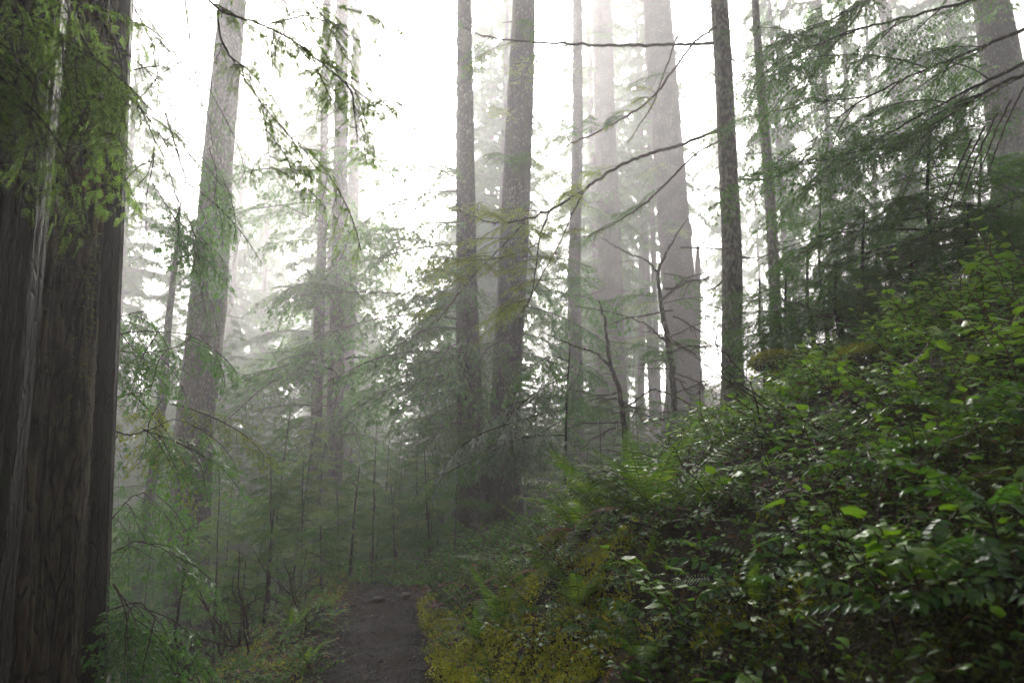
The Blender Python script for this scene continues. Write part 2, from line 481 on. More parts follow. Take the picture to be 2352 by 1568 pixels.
def bough_mid(seed, mat='hem', style='hem', wdt=None, **k):
    b, tp, td, tl, up, r = bough(seed, style=style, **k)
    Mx = frames(td, up)
    wdt = wdt or (.022 if style == 'hem' else .03)
    # comb of little leaflets on each side of every twig end: reads as needles from a few metres
    n = 4
    for q in range(n):
        u = (q + .4) / n
        for s in (1, -1):
            an = R(50)
            d2 = unit(Mx[:, :, 0] * math.cos(an) + Mx[:, :, 1] * s * math.sin(an))
            pp = tp + td * (tl * u)[:, None] + np.array([0, 0, -1.]) * (tl * u * u * .12)[:, None]
            ll = (wdt * 1.5 * (1.1 - .5 * u)) * r.uniform(.7, 1.2, len(tp))
            M2 = frames(d2, up)
            v, f = scatter(DIAM[0], DIAM[1], M2, pp, np.stack([ll, ll * .55, ll], -1))
            b.add(v, f, 1)
    ll = np.full(len(tp), wdt * 1.6)
    v, f = scatter(DIAM[0], DIAM[1], Mx, tp + td * (tl * .8)[:, None], np.stack([ll, ll * .5, ll], -1))
    b.add(v, f, 1)
    return b.mesh('bough', [M[k.get('wood', 'twig')], M[mat]], True)

def bough_low(seed, mat='hem', style='hem', wdt=.05, **k):
    b, tp, td, tl, up, r = bough(seed, style=style, **k)
    Mx = frames(td, up)
    v, f = scatter(DIAM[0], DIAM[1], Mx, tp, np.stack([tl * 1.25, np.full(len(tp), wdt), tl], -1))
    b.add(v, f, 1)
    return b.mesh('bough', [M['twig'], M[mat]], True)

def bough_near(seed, mat='hem', nl=.013, step=.0042, **k):
    """every needle a leaf: for sprays a couple of metres from the lens"""
    b, tp, td, tl, up, r = bough(seed, style='hem', **k)
    n = len(tp)
    for i in range(n):
        pass
    cnt = np.maximum(3, (tl / step).astype(int))
    idx = np.repeat(np.arange(n), cnt)
    u = np.concatenate([(np.arange(c) + .5) / c for c in cnt])
    Mx = frames(td, up)
    P = tp[idx] + td[idx] * (tl[idx] * u)[:, None] + np.array([0, 0, -1.]) * (tl[idx] * u * u * .15)[:, None]
    for s in (1, -1):
        an = np.radians(r.uniform(55, 78, len(idx)))[:, None]
        d2 = unit(Mx[idx, :, 0] * np.cos(an) + Mx[idx, :, 1] * s * np.sin(an) + Mx[idx, :, 2] * r.uniform(-.15, .2, len(idx))[:, None])
        ll = nl * r.uniform(.7, 1.15, len(idx)) * (1.1 - .5 * u)
        v, f = scatter(NEEDLE[0], NEEDLE[1], frames(d2, up[idx]), P, np.stack([ll, ll * 1.1, ll], -1))
        b.add(v, f, 1)
    # twig wood under the needles
    T = np.linspace(0, 1, 2)
    tv = np.array([(0, .0008, 0), (0, -.0008, 0), (1, -.0004, -.0), (1, .0004, -.0)]); tf = np.array([(0, 1, 2, 3)])
    v, f = scatter(tv, tf, Mx, tp, np.stack([tl, np.ones(n), np.ones(n)], -1))
    b.add(v, f, 0)
    return b.mesh('bough', [M['twig'], M[mat]], True)

def dead_branch(seed, L=1.0, moss=True, rad=.014, droop=.1, rise=0.0, twigs=8, sub=True):
    r = np.random.default_rng(seed); b = MB()
    s = np.linspace(0, 1, 14)
    P = np.stack([s * L, .05 * L * np.sin(s * 4 + seed) + .015 * L * np.sin(s * 13 + seed), L * (rise * s - droop * s * s) + .012 * L * np.sin(s * 11 + seed * 2)], -1)
    b.add(*tube(P, rad * (1 - .8 * s) + .0015, 5), 0)
    for k in range(twigs):
        a = r.integers(2, 12); l = L * r.uniform(.1, .4) * (1 - a / 16)
        d = unit(np.array([r.uniform(.3, .8), r.choice([-1, 1]) * r.uniform(.3, .8), r.uniform(-.6, .35)]))
        t = np.linspace(0, 1, 6)[:, None]
        Q = P[a] + d * l * t + np.array([0, 0, -1]) * l * .2 * t * t + r.normal(0, .012 * l, (6, 3)) * t
        b.add(*tube(Q, rad * .35 * (1 - .7 * t[:, 0]) + .001, 4), 0)
        if sub:
            for _ in range(3):
                q = r.integers(1, 5); d2 = unit(d + r.normal(0, .7, 3)); l2 = l * r.uniform(.2, .45)
                b.add(*tube(Q[q] + d2 * l2 * np.linspace(0, 1, 4)[:, None], [rad * .15 + .0008] * 3 + [.0008], 3), 0)
    if moss:
        n = int(90 * L)
        s_ = r.uniform(0.03, .9, n); i = s_ * 13; a = i.astype(int); fr = (i - a)[:, None]
        pp = P[a] * (1 - fr) + P[np.minimum(a + 1, 13)] * fr
        ll = r.uniform(.01, .05, n) * (1 + 1.5 * (r.random(n) > .9))
        d = unit(np.stack([r.normal(0, .2, n), r.normal(0, .2, n), -np.ones(n)], -1))
        v, f = scatter(DIAM[0], DIAM[1], frames(d, unit(r.normal(0, 1, (n, 3)))), pp, np.stack([ll, np.full(n, .006), ll], -1))
        b.add(v, f, 1)
    return b.mesh('branch', [M['twig'], M['moss_b']], True)

BH = [bough_mid(10 + i, L=2.0, secl=.30, nsec=17, detail=.66, hang=.26, droop=[.2, .32, .26, .4][i], curve=[.05, -.08, .1, 0][i]) for i in range(4)]
BS = [bough_mid(80 + i, L=1.0, secl=.44, nsec=12, detail=1.15, hang=.22, wdt=.021, droop=[.2, .32, .26][i], curve=[.06, -.08, .03][i]) for i in range(3)]
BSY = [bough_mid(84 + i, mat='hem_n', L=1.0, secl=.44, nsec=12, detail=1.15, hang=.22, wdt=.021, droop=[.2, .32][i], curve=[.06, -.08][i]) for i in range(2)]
BHY = [bough_mid(20 + i, mat='hem_y', L=2.0, secl=.32, nsec=15, droop=[.2, .3][i], curve=[.06, -.1][i], detail=.62) for i in range(2)]
BC = [bough_mid(30 + i, mat='ced', style='ced', L=2.0, secl=.34, nsec=13, detail=.55, wdt=.034, droop=[.35, .5, .42][i], curve=[.08, -.05, 0][i], hang=.12) for i in range(3)]
BCS = [bough_mid(40 + i, mat='ced_s', style='ced', L=2.0, secl=.34, nsec=13, detail=.55, wdt=.03, droop=[.35, .5][i], curve=[.08, -.08][i], hang=.25) for i in range(2)]
BL = [bough_low(50 + i, L=2.0, secl=.32, nsec=13, droop=[.3, .45, .38][i], detail=.42, wdt=.055) for i in range(3)]
DB = [dead_branch(60 + i, L=1.0, droop=[.15, -.1, .3, .05][i]) for i in range(4)]
DT = [dead_branch(70 + i, L=1.0, moss=False, rad=.01, droop=[.3, .1, .5][i], twigs=14) for i in range(3)]

def place_bough(parent, mes, p, az, el, L, base=2.0, name='bough', roll=0.0):
    me = mes[random.randrange(len(mes))] if isinstance(mes, list) else mes
    return part(name, me, parent, p, (roll, -el, az), L / base)

# a whole crown in one mesh, for trees in the mist and for crowns above the frame
def crown_mesh(seed, H=16.0, rmax=2.6, n=120, mat='hem', top=True, low=0.0):
    r = np.random.default_rng(seed); b = MB()
    for k in range(n):
        t = low + (1 - low) * (k + r.uniform(-.5, .5)) / n
        t = min(max(t, 0), 1); z = t * H
        L = rmax * (1 - t) ** .75 * r.uniform(.45, 1.15) * min(1, .35 + t * 5) + .25
        if r.random() < .12: continue
        az = k * 2.399 + r.uniform(-.4, .4)
        s = np.linspace(0, 1, 6)[:, None]
        d = np.array([math.cos(az), math.sin(az), 0]); dr = r.uniform(.25, .6) ; up = r.uniform(.0, .3)
        P = np.array([0, 0, z]) + d * L * s + np.array([0, 0, 1]) * L * (up * s - dr * s * s)
        b.add(*tube(P, .018 * L * (1 - .8 * s[:, 0]) + .003, 3), 0)
        m = int(16 + 12 * L)
        u = r.uniform(.12, 1, m); i = u * 5; a = np.minimum(i.astype(int), 4); fr = (i - a)[:, None]
        pp = P[a] * (1 - fr) + P[a + 1] * fr
        sd = np.array([-d[1], d[0], 0]) * r.choice([-1, 1], m)[:, None]
        wd = .34 * L * (1 - u * .75)
        dd = unit(d * r.uniform(.3, 1, m)[:, None] + sd * r.uniform(.3, 1.1, m)[:, None] + np.array([0, 0, -1]) * r.uniform(.05, .7, m)[:, None])
        ll = wd * r.uniform(.5, 1.1, m) + .12
        Mx = frames(dd, unit(np.stack([r.normal(0, .3, m), r.normal(0, .3, m), np.ones(m)], -1)))
        # each spray: five drooping fingers
        for q in range(5):
            an = (q - 2) * .42
            d3 = unit(Mx[:, :, 0] * math.cos(an) + Mx[:, :, 1] * math.sin(an))
            l3 = ll * r.uniform(.5, 1, m) * (1 - .12 * abs(q - 2))
            v, f = scatter(DIAM[0], DIAM[1], frames(d3, Mx[:, :, 2]), pp + Mx[:, :, 0] * (ll * r.uniform(0, .4, m))[:, None], np.stack([l3, .055 + .04 * l3, l3 * 2.0], -1))
            b.add(v, f, 1)
    return b.mesh('crown', [M['twig'], M[mat]], True)
CR = [crown_mesh(100, 16, 2.6, 120), crown_mesh(101, 16, 3.2, 105), crown_mesh(102, 16, 2.2, 95)]
CRT = [crown_mesh(110, 14, 3.0, 75), crown_mesh(111, 14, 2.6, 60)]

# ------------------------------------------------------------------ trees
def trunk_mesh(P, rr, seed, mat, k=20, wob=.05, stubs=0, flare=True):
    P = np.array(P); n0 = len(P)
    zz = np.arange(0, len(P) - 1 + 1e-6, 1.0)
    # resample finely
    L = np.concatenate([[0], np.cumsum(np.linalg.norm(np.diff(P, axis=0), axis=1))])
    s = np.linspace(0, L[-1], max(24, int(L[-1] / .28)))
    Q = np.stack([np.interp(s, L, P[:, i]) for i in range(3)], -1)
    ra = np.interp(s, L, rr)
    r = np.random.default_rng(seed)
    Q[:, 0] += np.interp(s, np.linspace(0, L[-1], 9), r.normal(0, .022, 9)) * min(1, rr[0] * 8)
    a = np.arange(k) * 2 * PI / k
    ph = r.uniform(0, 6, 4)
    W = 1 + wob * (np.sin(a[None] * 3 + ph[0] + s[:, None] * .3) * .6 + np.sin(a[None] * 7 + ph[1] + s[:, None] * .5) * .5) + r.normal(0, wob * .35, (len(s), k))
    if flare:
        fl = np.exp(-s / (rr[0] * 1.8)) * .45
        W = W + fl[:, None] * (.6 + .6 * np.maximum(0, np.sin(a[None] * 4 + ph[2])))
    for _ in range(5):               # swellings where limbs were shed
        c = r.uniform(0, 2 * PI); zc = r.uniform(0, min(s[-1], 14)); da = (a[None] - c + PI) % (2 * PI) - PI
        W = W + r.uniform(.08, .2) * np.exp(-(da / .35) ** 2 - ((s[:, None] - zc) / .22) ** 2)
    b = MB(); b.add(*tube(Q, ra, k, wob=W))
    for _ in range(int(min(s[-1], 16) * .8)):   # broken stubs
        i = int(r.integers(2, max(3, min(len(s) - 1, int(15 / .28))))); c = r.uniform(0, 2 * PI); l = r.uniform(.08, .3) * (1 + ra[i])
        d = np.array([math.cos(c), math.sin(c), r.uniform(-.2, .5)]); p0 = Q[i] + d * ra[i] * .8
        b.add(*tube([p0, p0 + d * l * .6, p0 + d * l + np.array([0, 0, r.uniform(-.05, .05)])], [.02 * (1 + ra[i]), .014, .006], 5))
    return b.mesh('trunk', [M[mat]], True), Q, ra

def big_tree(name, pts, d, mat, label, group=None, top=26.0, seed=0, k=20, base_z=None, crown=None, crown_z=None, cat='tree', d_top=None):
    """pts: (px, py, width) from the lowest to the highest seen"""
    W = [at(px, py, d) for px, py, ww in pts]; rr = [wid(ww, d, py) / 2 for px, py, ww in pts]
    lo = W[0]; dirn = (W[1] - W[0]) if len(W) > 1 else np.array([0, 0, 1.]); dirn = dirn / dirn[2]
    gz_ = float(ground(lo[0], lo[1])) - .25
    if gz_ < lo[2]:
        W = [lo + dirn * (gz_ - lo[2]) * .9 + np.array([0, 0, (gz_ - lo[2]) * .1])] + W; rr = [rr[0] * 1.12] + rr
    hi = W[-1]; dh = (W[-1] - W[-2]); dh = dh / dh[2]
    if top > hi[2]:
        W.append(hi + dh * (top - hi[2])); rr.append(rr[-1] * .45)
    base = W[0].copy(); base[2] += .25
    t = thing(name, base, label, cat, group)
    me, Q, ra = trunk_mesh([p - base for p in W], rr, seed, mat, k)
    part('trunk', me, t)
    if crown is not None:
        cz = crown_z; zq = Q[:, 2]
        i = int(np.argmin(np.abs(zq + base[2] - cz)))
        w_ = 1.75 if d < 22 else 1.2  # near crowns widened out of view to shade the mist below
        if d < 22: cz += 2; i = min(i + 7, len(Q) - 3)
        part('crown', crown, t, Q[i], (0, 0, seed * 1.3), (w_, w_, max(.3, (top - cz) / 14 * 1.03)))
    return t, Q, ra, base

def boughs_on(t, Q, ra, base, mes, n, py0, py1, d, Lr, az=None, el=(-.35, .1), spread=PI, seed=0, name='bough', bl=2.0, Lfun=None):
    """n boughs between photo rows py0 (upper) and py1"""
    z1, z0 = at(1176, py0, d)[2] - base[2], at(1176, py1, d)[2] - base[2]
    st = random.Random(seed)
    for i in range(n):
        z = z0 + (z1 - z0) * (i + st.random()) / n
        q = np.array([np.interp(z, Q[:, 2], Q[:, j]) for j in range(3)])
        a = (az if az is not None else 0) + st.uniform(-spread, spread)
        L = st.uniform(*Lr)
        me = mes[st.randrange(len(mes))]
        part(name, me, t, q, (st.uniform(-.5, .5), -st.uniform(*el), a), L / bl)

# --- the tall trees, pixel columns read off the photo give their bearings, distances are metres
BACK = PI / 2
TT = {}
def T(key, *a, **k):
    TT[key] = big_tree(*a, **k) + (a[2],)
    return TT[key]
def B(key, mes, n, py0, py1, Lr, **k):
    t, Q, ra, base, d = TT[key]
    boughs_on(t, Q, ra, base, mes, n, py0, py1, d, Lr, **k)

T('left', 'hemlock_tree', [(430, 1330, 92), (445, 1000, 82), (478, 700, 80), (500, 400, 66), (528, 60, 58)], 15.5, 'bark',
  'big straight dark grey conifer trunk just right of the huge cedar, leaning slightly right', top=29.5, seed=1, crown=CRT[0], crown_z=17.5, k=28)
T('lthin', 'young_tree', [(318, 1340, 24), (347, 1120, 22), (372, 900, 20), (400, 610, 12)], 17, 'bark_m',
  'thin leaning dark trunk between the huge cedar and the big straight grey trunk', seed=2, top=7.6, k=12)
T('lc1', 'conifer_tree', [(722, 1290, 30), (730, 1000, 27), (736, 700, 24), (742, 430, 18)], 20, 'bark',
  'slim dark trunk, left one of three standing close together past the saplings', seed=3, crown=CR[2], crown_z=18, top=42.5, k=14)
T('lc2', 'conifer_tree', [(762, 1360, 46), (768, 1000, 38), (776, 600, 34), (782, 250, 30)], 19, 'bark',
  'thickest and middle of three trunks close together past the saplings', seed=4, crown=CR[1], crown_z=18, top=40.3, k=16)
T('lc3', 'conifer_tree', [(790, 1250, 36), (798, 900, 30), (808, 600, 28), (815, 250, 22)], 27, 'bark_f',
  'pale trunk, right one of three standing close together past the saplings', seed=5, crown=CR[0], crown_z=20, top=54, k=14)
T('pale', 'conifer_tree', [(600, 1000, 46), (606, 880, 42), (618, 700, 36), (630, 400, 26)], 80, 'bark_f',
  'pale far trunk alone between the big grey trunk and the three close trunks', seed=6, crown=CR[1], crown_z=20, top=60, k=12)
T('m1', 'cedar_tree', [(1070, 1300, 84), (1082, 1100, 62), (1078, 900, 58), (1072, 700, 50), (1070, 400, 42), (1068, 60, 34)], 17, 'bark_m',
  'left trunk of the dark pair just right of where the trail vanishes', top=29.9, seed=7, crown=CRT[1], crown_z=17.9, k=26)
T('m2', 'cedar_tree', [(1165, 1290, 92), (1158, 1120, 80), (1166, 900, 66), (1180, 600, 66), (1192, 300, 62), (1206, 30, 52)], 17.5, 'bark_m',
  'thicker right trunk of the dark pair just right of where the trail vanishes', top=30.2, seed=8, crown=CRT[0], crown_z=18.2, k=26)
T('m2b', 'conifer_tree', [(1160, 700, 30), (1165, 400, 30), (1170, 60, 30)], 56, 'bark_f',
  'pale trunk half hidden behind the thicker trunk of the dark pair', seed=9, crown=CR[2], crown_z=43.4, top=55.4, k=14)
T('c1', 'conifer_tree', [(1322, 1150, 50), (1322, 900, 36), (1320, 600, 28), (1327, 300, 24), (1326, 30, 22)], 28, 'bark',
  'slim straight trunk just behind the wet silvery cedar sapling', seed=10, crown=CR[0], crown_z=23.3, top=35.3, k=16)
T('c2', 'conifer_tree', [(1412, 1000, 66), (1405, 800, 58), (1396, 500, 52), (1388, 200, 48), (1383, 20, 46)], 36, 'bark_f',
  'broad misty grey trunk behind the crooked bare tree', seed=11, crown=CRT[1], crown_z=39.1, top=51.1, k=18)
T('c3', 'conifer_tree', [(1574, 950, 78), (1563, 750, 75), (1546, 500, 72), (1527, 250, 67), (1509, 20, 62)], 31, 'bark_f',
  'widest pale trunk in the mist, left of the bare ringed trunk on the bank', seed=12, crown=CRT[0], crown_z=34.8, top=46.8, k=22)
T('c4', 'conifer_tree', [(1474, 980, 17), (1474, 600, 14), (1472, 300, 10)], 48, 'bark_f',
  'pencil thin pale trunk between two broad misty trunks', seed=13, top=32, k=10)
T('c5', 'conifer_tree', [(1603, 900, 16), (1602, 600, 13)], 34, 'bark_m',
  'short broken thin trunk standing against the widest pale trunk', seed=14, top=11.6167, k=10)
T('r1', 'hemlock_tree', [(1692, 985, 62), (1686, 840, 46), (1684, 560, 44), (1668, 300, 40), (1652, 10, 38)], 9.6, 'bark_s',
  'slender ringed trunk with bare side branches rising from the fern bank', seed=15, crown=CRT[1], crown_z=12.5, top=24, k=22)
T('r2', 'hemlock_tree', [(1780, 740, 27), (1776, 600, 25), (1762, 400, 23), (1745, 200, 20), (1732, 10, 16)], 12.6, 'bark_s',
  'thinner trunk covered in dead stubs right of the slender ringed trunk', seed=16, crown=CRT[0], crown_z=12.5, top=28, k=16)
T('rr', 'cedar_tree', [(2345, 520, 120), (2335, 420, 96), (2310, 200, 84), (2280, 10, 70)], 16, 'bark_m',
  'broad dark trunk at the top right behind the hanging boughs', seed=17, crown=CRT[1], crown_z=20.4, top=32.4, k=22)
T('r3', 'conifer_tree', [(2108, 560, 40), (2085, 350, 26), (2050, 160, 24), (2024, 5, 20)], 34, 'bark_f',
  'pale slanting trunk behind the young hemlock on the upper bank', seed=18, top=39.6, crown=CR[2], crown_z=27.6, k=14)
T('r4', 'conifer_tree', [(1960, 700, 16), (1952, 500, 14), (1946, 300, 11)], 34, 'bark_f',
  'thin faint trunk between the stubby trunk and the young hemlock', seed=19, top=39.6, crown=CR[0], crown_z=27.6, k=10)

# boughs the photo shows on them
B('m1', BH + BC, 20, 640, 980, (1.84, 4.24), az=R(190), spread=R(95), seed=1)
B('m1', BH, 14, 380, 720, (1.84, 3.96), az=R(180), spread=R(70), seed=2)
B('m2', BH + BC, 12, 640, 960, (1.54, 3.22), az=R(-100), spread=R(90), seed=3)
B('m2', BHY + BH, 9, 120, 700, (1.26, 2.66), az=R(-60), spread=R(120), seed=33)
B('left', BC, 3, 1150, 1330, (1.06, 1.82), az=R(-60), spread=R(120), seed=4)
B('left', BC, 5, 330, 640, (1.21, 2.27), az=R(-80), spread=R(100), seed=44)
B('lc1', BL + BH, 12, 480, 1150, (2.04, 4.90), seed=5)
B('lc2', BL + BH, 16, 420, 1180, (2.44, 5.28), seed=6)
B('lc3', BL, 16, 350, 1150, (2.47, 5.77), seed=7)
B('lthin', BH + BC, 12, 640, 1250, (0.92, 2.22), seed=8)
B('pale', BL, 10, 500, 900, (2.89, 6.19), seed=9)
B('c1', BH + BL, 20, 80, 1000, (1.35, 3.67), seed=10)
B('c2', BL, 20, 60, 820, (2.01, 4.83), seed=11)
B('c3', BL + BHY, 20, 300, 900, (1.73, 3.87), seed=12)
B('c4', BL, 12, 330, 850, (0.96, 2.32), seed=13)
B('m2b', BL, 12, 80, 700, (1.93, 4.64), seed=14)
B('r3', BL + BH, 16, 60, 520, (1.84, 4.52), seed=15)
B('r4', BL + BH, 14, 250, 640, (1.64, 3.29), seed=16)
B('rr', BL, 8, 20, 420, (1.64, 3.28), az=R(-150), spread=R(60), seed=17)
B('r2', BH, 6, 330, 560, (0.56, 1.12), az=R(20), spread=R(60), seed=18)
# dead stubs and whippy bare branches
def stubs(key, n, py0, py1, Lr, az=0, spread=PI, seed=0, el=(-.2, .35)):
    t, Q, ra, base, d = TT[key]
    boughs_on(t, Q, ra, base, DB + DT[:1], n, py0, py1, d, Lr, az=az, spread=spread, seed=seed, name='dead_branch', bl=1.0, el=el)
stubs('r2', 26, 20, 700, (0.28, 0.79), az=PI, spread=R(70), seed=1)
stubs('r2', 12, 60, 700, (0.17, 0.45), az=0, spread=R(60), seed=2)
stubs('r1', 12, 60, 840, (.2, .7), az=PI, spread=R(60), seed=3)
stubs('r1', 7, 60, 840, (.15, .4), az=0, spread=R(60), seed=4)
stubs('c3', 22, 450, 900, (0.80, 2.13), az=0, spread=PI, seed=5)
stubs('c2', 18, 500, 950, (0.83, 2.50), seed=6)
stubs('c1', 16, 350, 1100, (0.53, 1.87), seed=7)
stubs('m2', 12, 900, 1240, (0.42, 1.26), az=R(-60), spread=R(90), seed=8, el=(-.6, 0))
stubs('m1', 12, 820, 1240, (0.57, 1.41), az=R(-120), spread=R(90), seed=9, el=(-.9, -.1))
stubs('lc1', 12, 450, 1150, (0.84, 2.25), seed=10)
stubs('lc2', 16, 350, 1100, (1.12, 3.08), az=PI, spread=R(90), seed=11)
stubs('lthin', 10, 600, 1200, (0.39, 1.05), seed=12)

cat_thin = False
def path_branch(name, parent, base, pts, mat='twig', moss=True, seed=0, fol=None, foln=0, folL=(.3, .6), k=6):
    """a bent branch through (px, py, d, r) points, as a part of its tree; fol: boughs hung along it"""
    P = np.array([at(a, b_, c) for a, b_, c, _ in pts]) - base; rr = [q[3] * (.62 if cat_thin else 1) for q in pts]
    L = np.concatenate([[0], np.cumsum(np.linalg.norm(np.diff(P, axis=0), axis=1))])
    s = np.linspace(0, L[-1], max(10, len(pts) * 7))
    # smooth through the points
    Q = np.stack([np.interp(s, L, P[:, i]) for i in range(3)], -1)
    for _ in range(3):
        Q[1:-1] = (Q[:-2] + 2 * Q[1:-1] + Q[2:]) / 4
    r = np.random.default_rng(seed)
    Q[1:-1] += r.normal(0, min(.008, rr[0] * .3), Q[1:-1].shape)
    b = MB(); b.add(*tube(Q, np.interp(s, L, rr), k), 0)
    if moss:
        n = int(L[-1] * 120); i = r.uniform(0, len(Q) - 1.01, n); a = i.astype(int); fr = (i - a)[:, None]
        pp = Q[a] * (1 - fr) + Q[a + 1] * fr
        ll = r.uniform(.01, .05, n)
        d = unit(np.stack([r.normal(0, .25, n), r.normal(0, .25, n), -np.ones(n)], -1))
        v, f = scatter(DIAM[0], DIAM[1], frames(d, unit(r.normal(0, 1, (n, 3)))), pp, np.stack([ll, np.full(n, .008), ll], -1)); b.add(v, f, 1)
    o = part(name, b.mesh('branch', [M[mat], M['moss_b']]), parent)
    return o, Q

# the long bare branches of the ringed trunk, with fresh sprays hanging off them
t, Q, ra, base, d = TT['r1']
def hang_sprays(o, Q, mes, n, Lr, seed, lo=.35, hi=1.0, el=(-.45, .1), azs=None):
    n = int(n * 1.4); Lr = (Lr[0] * .8, Lr[1] * .85)
    st = random.Random(seed)
    for i in range(n):
        u = lo + (hi - lo) * (i + st.random()) / n
        j = min(int(u * (len(Q) - 1)), len(Q) - 2)
        dv = Q[j + 1] - Q[j]; a = math.atan2(dv[1], dv[0]) + st.choice([-1, 1]) * st.uniform(.3, 1.2)
        part('spray', mes[st.randrange(len(mes))], o, Q[j], (st.uniform(-.4, .4), -st.uniform(*el), a), st.uniform(*Lr) / 2.0)
o, q = path_branch('bare_branch', t, base, [(1652, 298, 9.6, .028), (1560, 335, 9.2, .024), (1490, 352, 8.8, .022), (1420, 380, 8.5, .02), (1350, 428, 8.2, .018), (1290, 468, 8.0, .016), (1225, 500, 7.8, .012), (1150, 515, 7.6, .008), (1085, 498, 7.4, .005), (1030, 478, 7.3, .003)], seed=1)
hang_sprays(o, q, BHY, 7, (.6, 1.1), 1, .45)
for k_, pts in enumerate([[(1262, 486, 7.9, .011), (1240, 540, 7.7, .009), (1232, 600, 7.5, .007), (1222, 680, 7.3, .005), (1180, 745, 7.2, .003)],
                          [(1345, 432, 8.2, .010), (1310, 500, 8.0, .008), (1285, 560, 7.9, .006), (1240, 640, 7.7, .005), (1200, 720, 7.6, .003)],
                          [(1205, 510, 7.8, .009), (1160, 560, 7.6, .007), (1105, 612, 7.4, .006), (1060, 665, 7.3, .005), (1005, 735, 7.2, .003)],
                          [(1235, 560, 7.6, .007), (1170, 590, 7.4, .006), (1080, 600, 7.3, .005), (990, 585, 7.2, .003)]]):
    o2, q2 = path_branch('hanging_branch', t, base, pts, seed=10 + k_)
    hang_sprays(o2, q2, BHY, 8, (.4, .95), 20 + k_, .1)
o, q = path_branch('bare_branch', t, base, [(1640, 100, 9.6, .024), (1560, 103, 9.3, .022), (1400, 106, 9.0, .02), (1250, 98, 8.8, .016), (1130, 90, 8.6, .010), (1060, 62, 8.5, .005)], seed=2)
hang_sprays(o, q, BHY + BH, 5, (.5, 1.0), 2, .5)
o, q = path_branch('bare_branch', t, base, [(1648, 60, 9.6, .02), (1600, 90, 9.2, .018), (1545, 165, 8.8, .016), (1490, 235, 8.5, .014), (1400, 290, 8.2, .011), (1310, 330, 8.0, .008), (1250, 360, 7.8, .004)], seed=3)
hang_sprays(o, q, BHY + BH, 7, (.4, .9), 3, .4)
o, q = path_branch('bare_branch', t, base, [(1660, 320, 9.6, .016), (1600, 350, 9.2, .014), (1540, 410, 8.9, .012), (1480, 470, 8.6, .01), (1400, 520, 8.3, .007), (1340, 545, 8.1, .004)], seed=4)
hang_sprays(o, q, BH, 5, (.4, .9), 4, .5)
o, q = path_branch('bare_branch', t, base, [(1700, 412, 9.5, .018), (1770, 412, 9.2, .015), (1820, 392, 9.0, .012), (1858, 352, 8.8, .008), (1880, 310, 8.7, .005)], seed=5)
o, q = path_branch('bare_branch', t, base, [(1690, 590, 9.5, .016), (1665, 640, 9.3, .014), (1642, 662, 9.2, .012), (1620, 668, 9.1, .004)], seed=6)
o, q = path_branch('bare_branch', t, base, [(1690, 575, 9.5, .016), (1640, 570, 9.3, .014), (1562, 568, 9.0, .008)], seed=7)
o, q = path_branch('bare_branch', t, base, [(1640, 10, 9.6, .014), (1560, 70, 9.3, .012), (1535, 140, 9.1, .01), (1500, 240, 8.9, .008), (1460, 300, 8.7, .005), (1440, 330, 8.6, .003)], seed=8)

# ------------------------------------------------------------------ trees further back, each its own
def bg_zone(px):
    for lim, s in ((480, 'left of the big straight grey trunk'), (720, 'between the big grey trunk and the three close trunks'), (1030, 'behind the end of the trail'),
                   (1300, 'behind the dark pair'), (1480, 'behind the crooked bare tree'), (1640, 'around the widest pale trunk'), (1850, 'behind the two ringed trunks'), (9999, 'high on the misty slope behind the young hemlock')):
        if px < lim: return s
st = random.Random(5)
tr_me = []
for i in range(3):
    P = [(.0, 0, -.3), (.04 * i, 0, 6), (-.06, .05, 13), (0, 0, 24)]
    me, Q, ra = trunk_mesh([np.array(p, float) for p in P], [.21, .17, .12, .03], 200 + i, 'bark_f', 12)
    tr_me.append(me)
TLM = [(478, 'the big straight grey trunk'), (390, 'the thin leaning trunk'), (618, 'the lone pale trunk'), (736, 'the three close trunks'), (800, 'the three close trunks'), (960, 'the trail end'), (1072, "the dark pair's left trunk"),
       (1180, "the dark pair's right trunk"), (1321, 'the slim straight trunk'), (1398, 'the broad misty trunk'), (1558, 'the widest pale trunk'), (1685, 'the slender ringed trunk'), (1776, 'the stubby trunk'), (1950, 'the thin faint trunk'), (2108, 'the pale slanting trunk'), (2340, 'the broad dark trunk at the top right'), (230, 'the huge cedar')]
def tree_lm(px):
    q = min(TLM, key=lambda a: abs(a[0] - px)); dx_ = px - q[0]
    return ('behind ' if abs(dx_) < 18 else ('left of ' if dx_ < 0 else 'right of ') if abs(dx_) > 60 else ('just left of ' if dx_ < 0 else 'just right of ')) + q[1]
SKYGAP = [(300, 440), (860, 1040), (1590, 1625)]
BG = []
for d, n in ((32, 10), (40, 13), (50, 16), (62, 17), (76, 17), (94, 18), (118, 20)):
    for i in range(n):
        px = -60 + 2480 * (i + st.random()) / n
        dd = d * st.uniform(.9, 1.1)
        BG.append((px, dd))
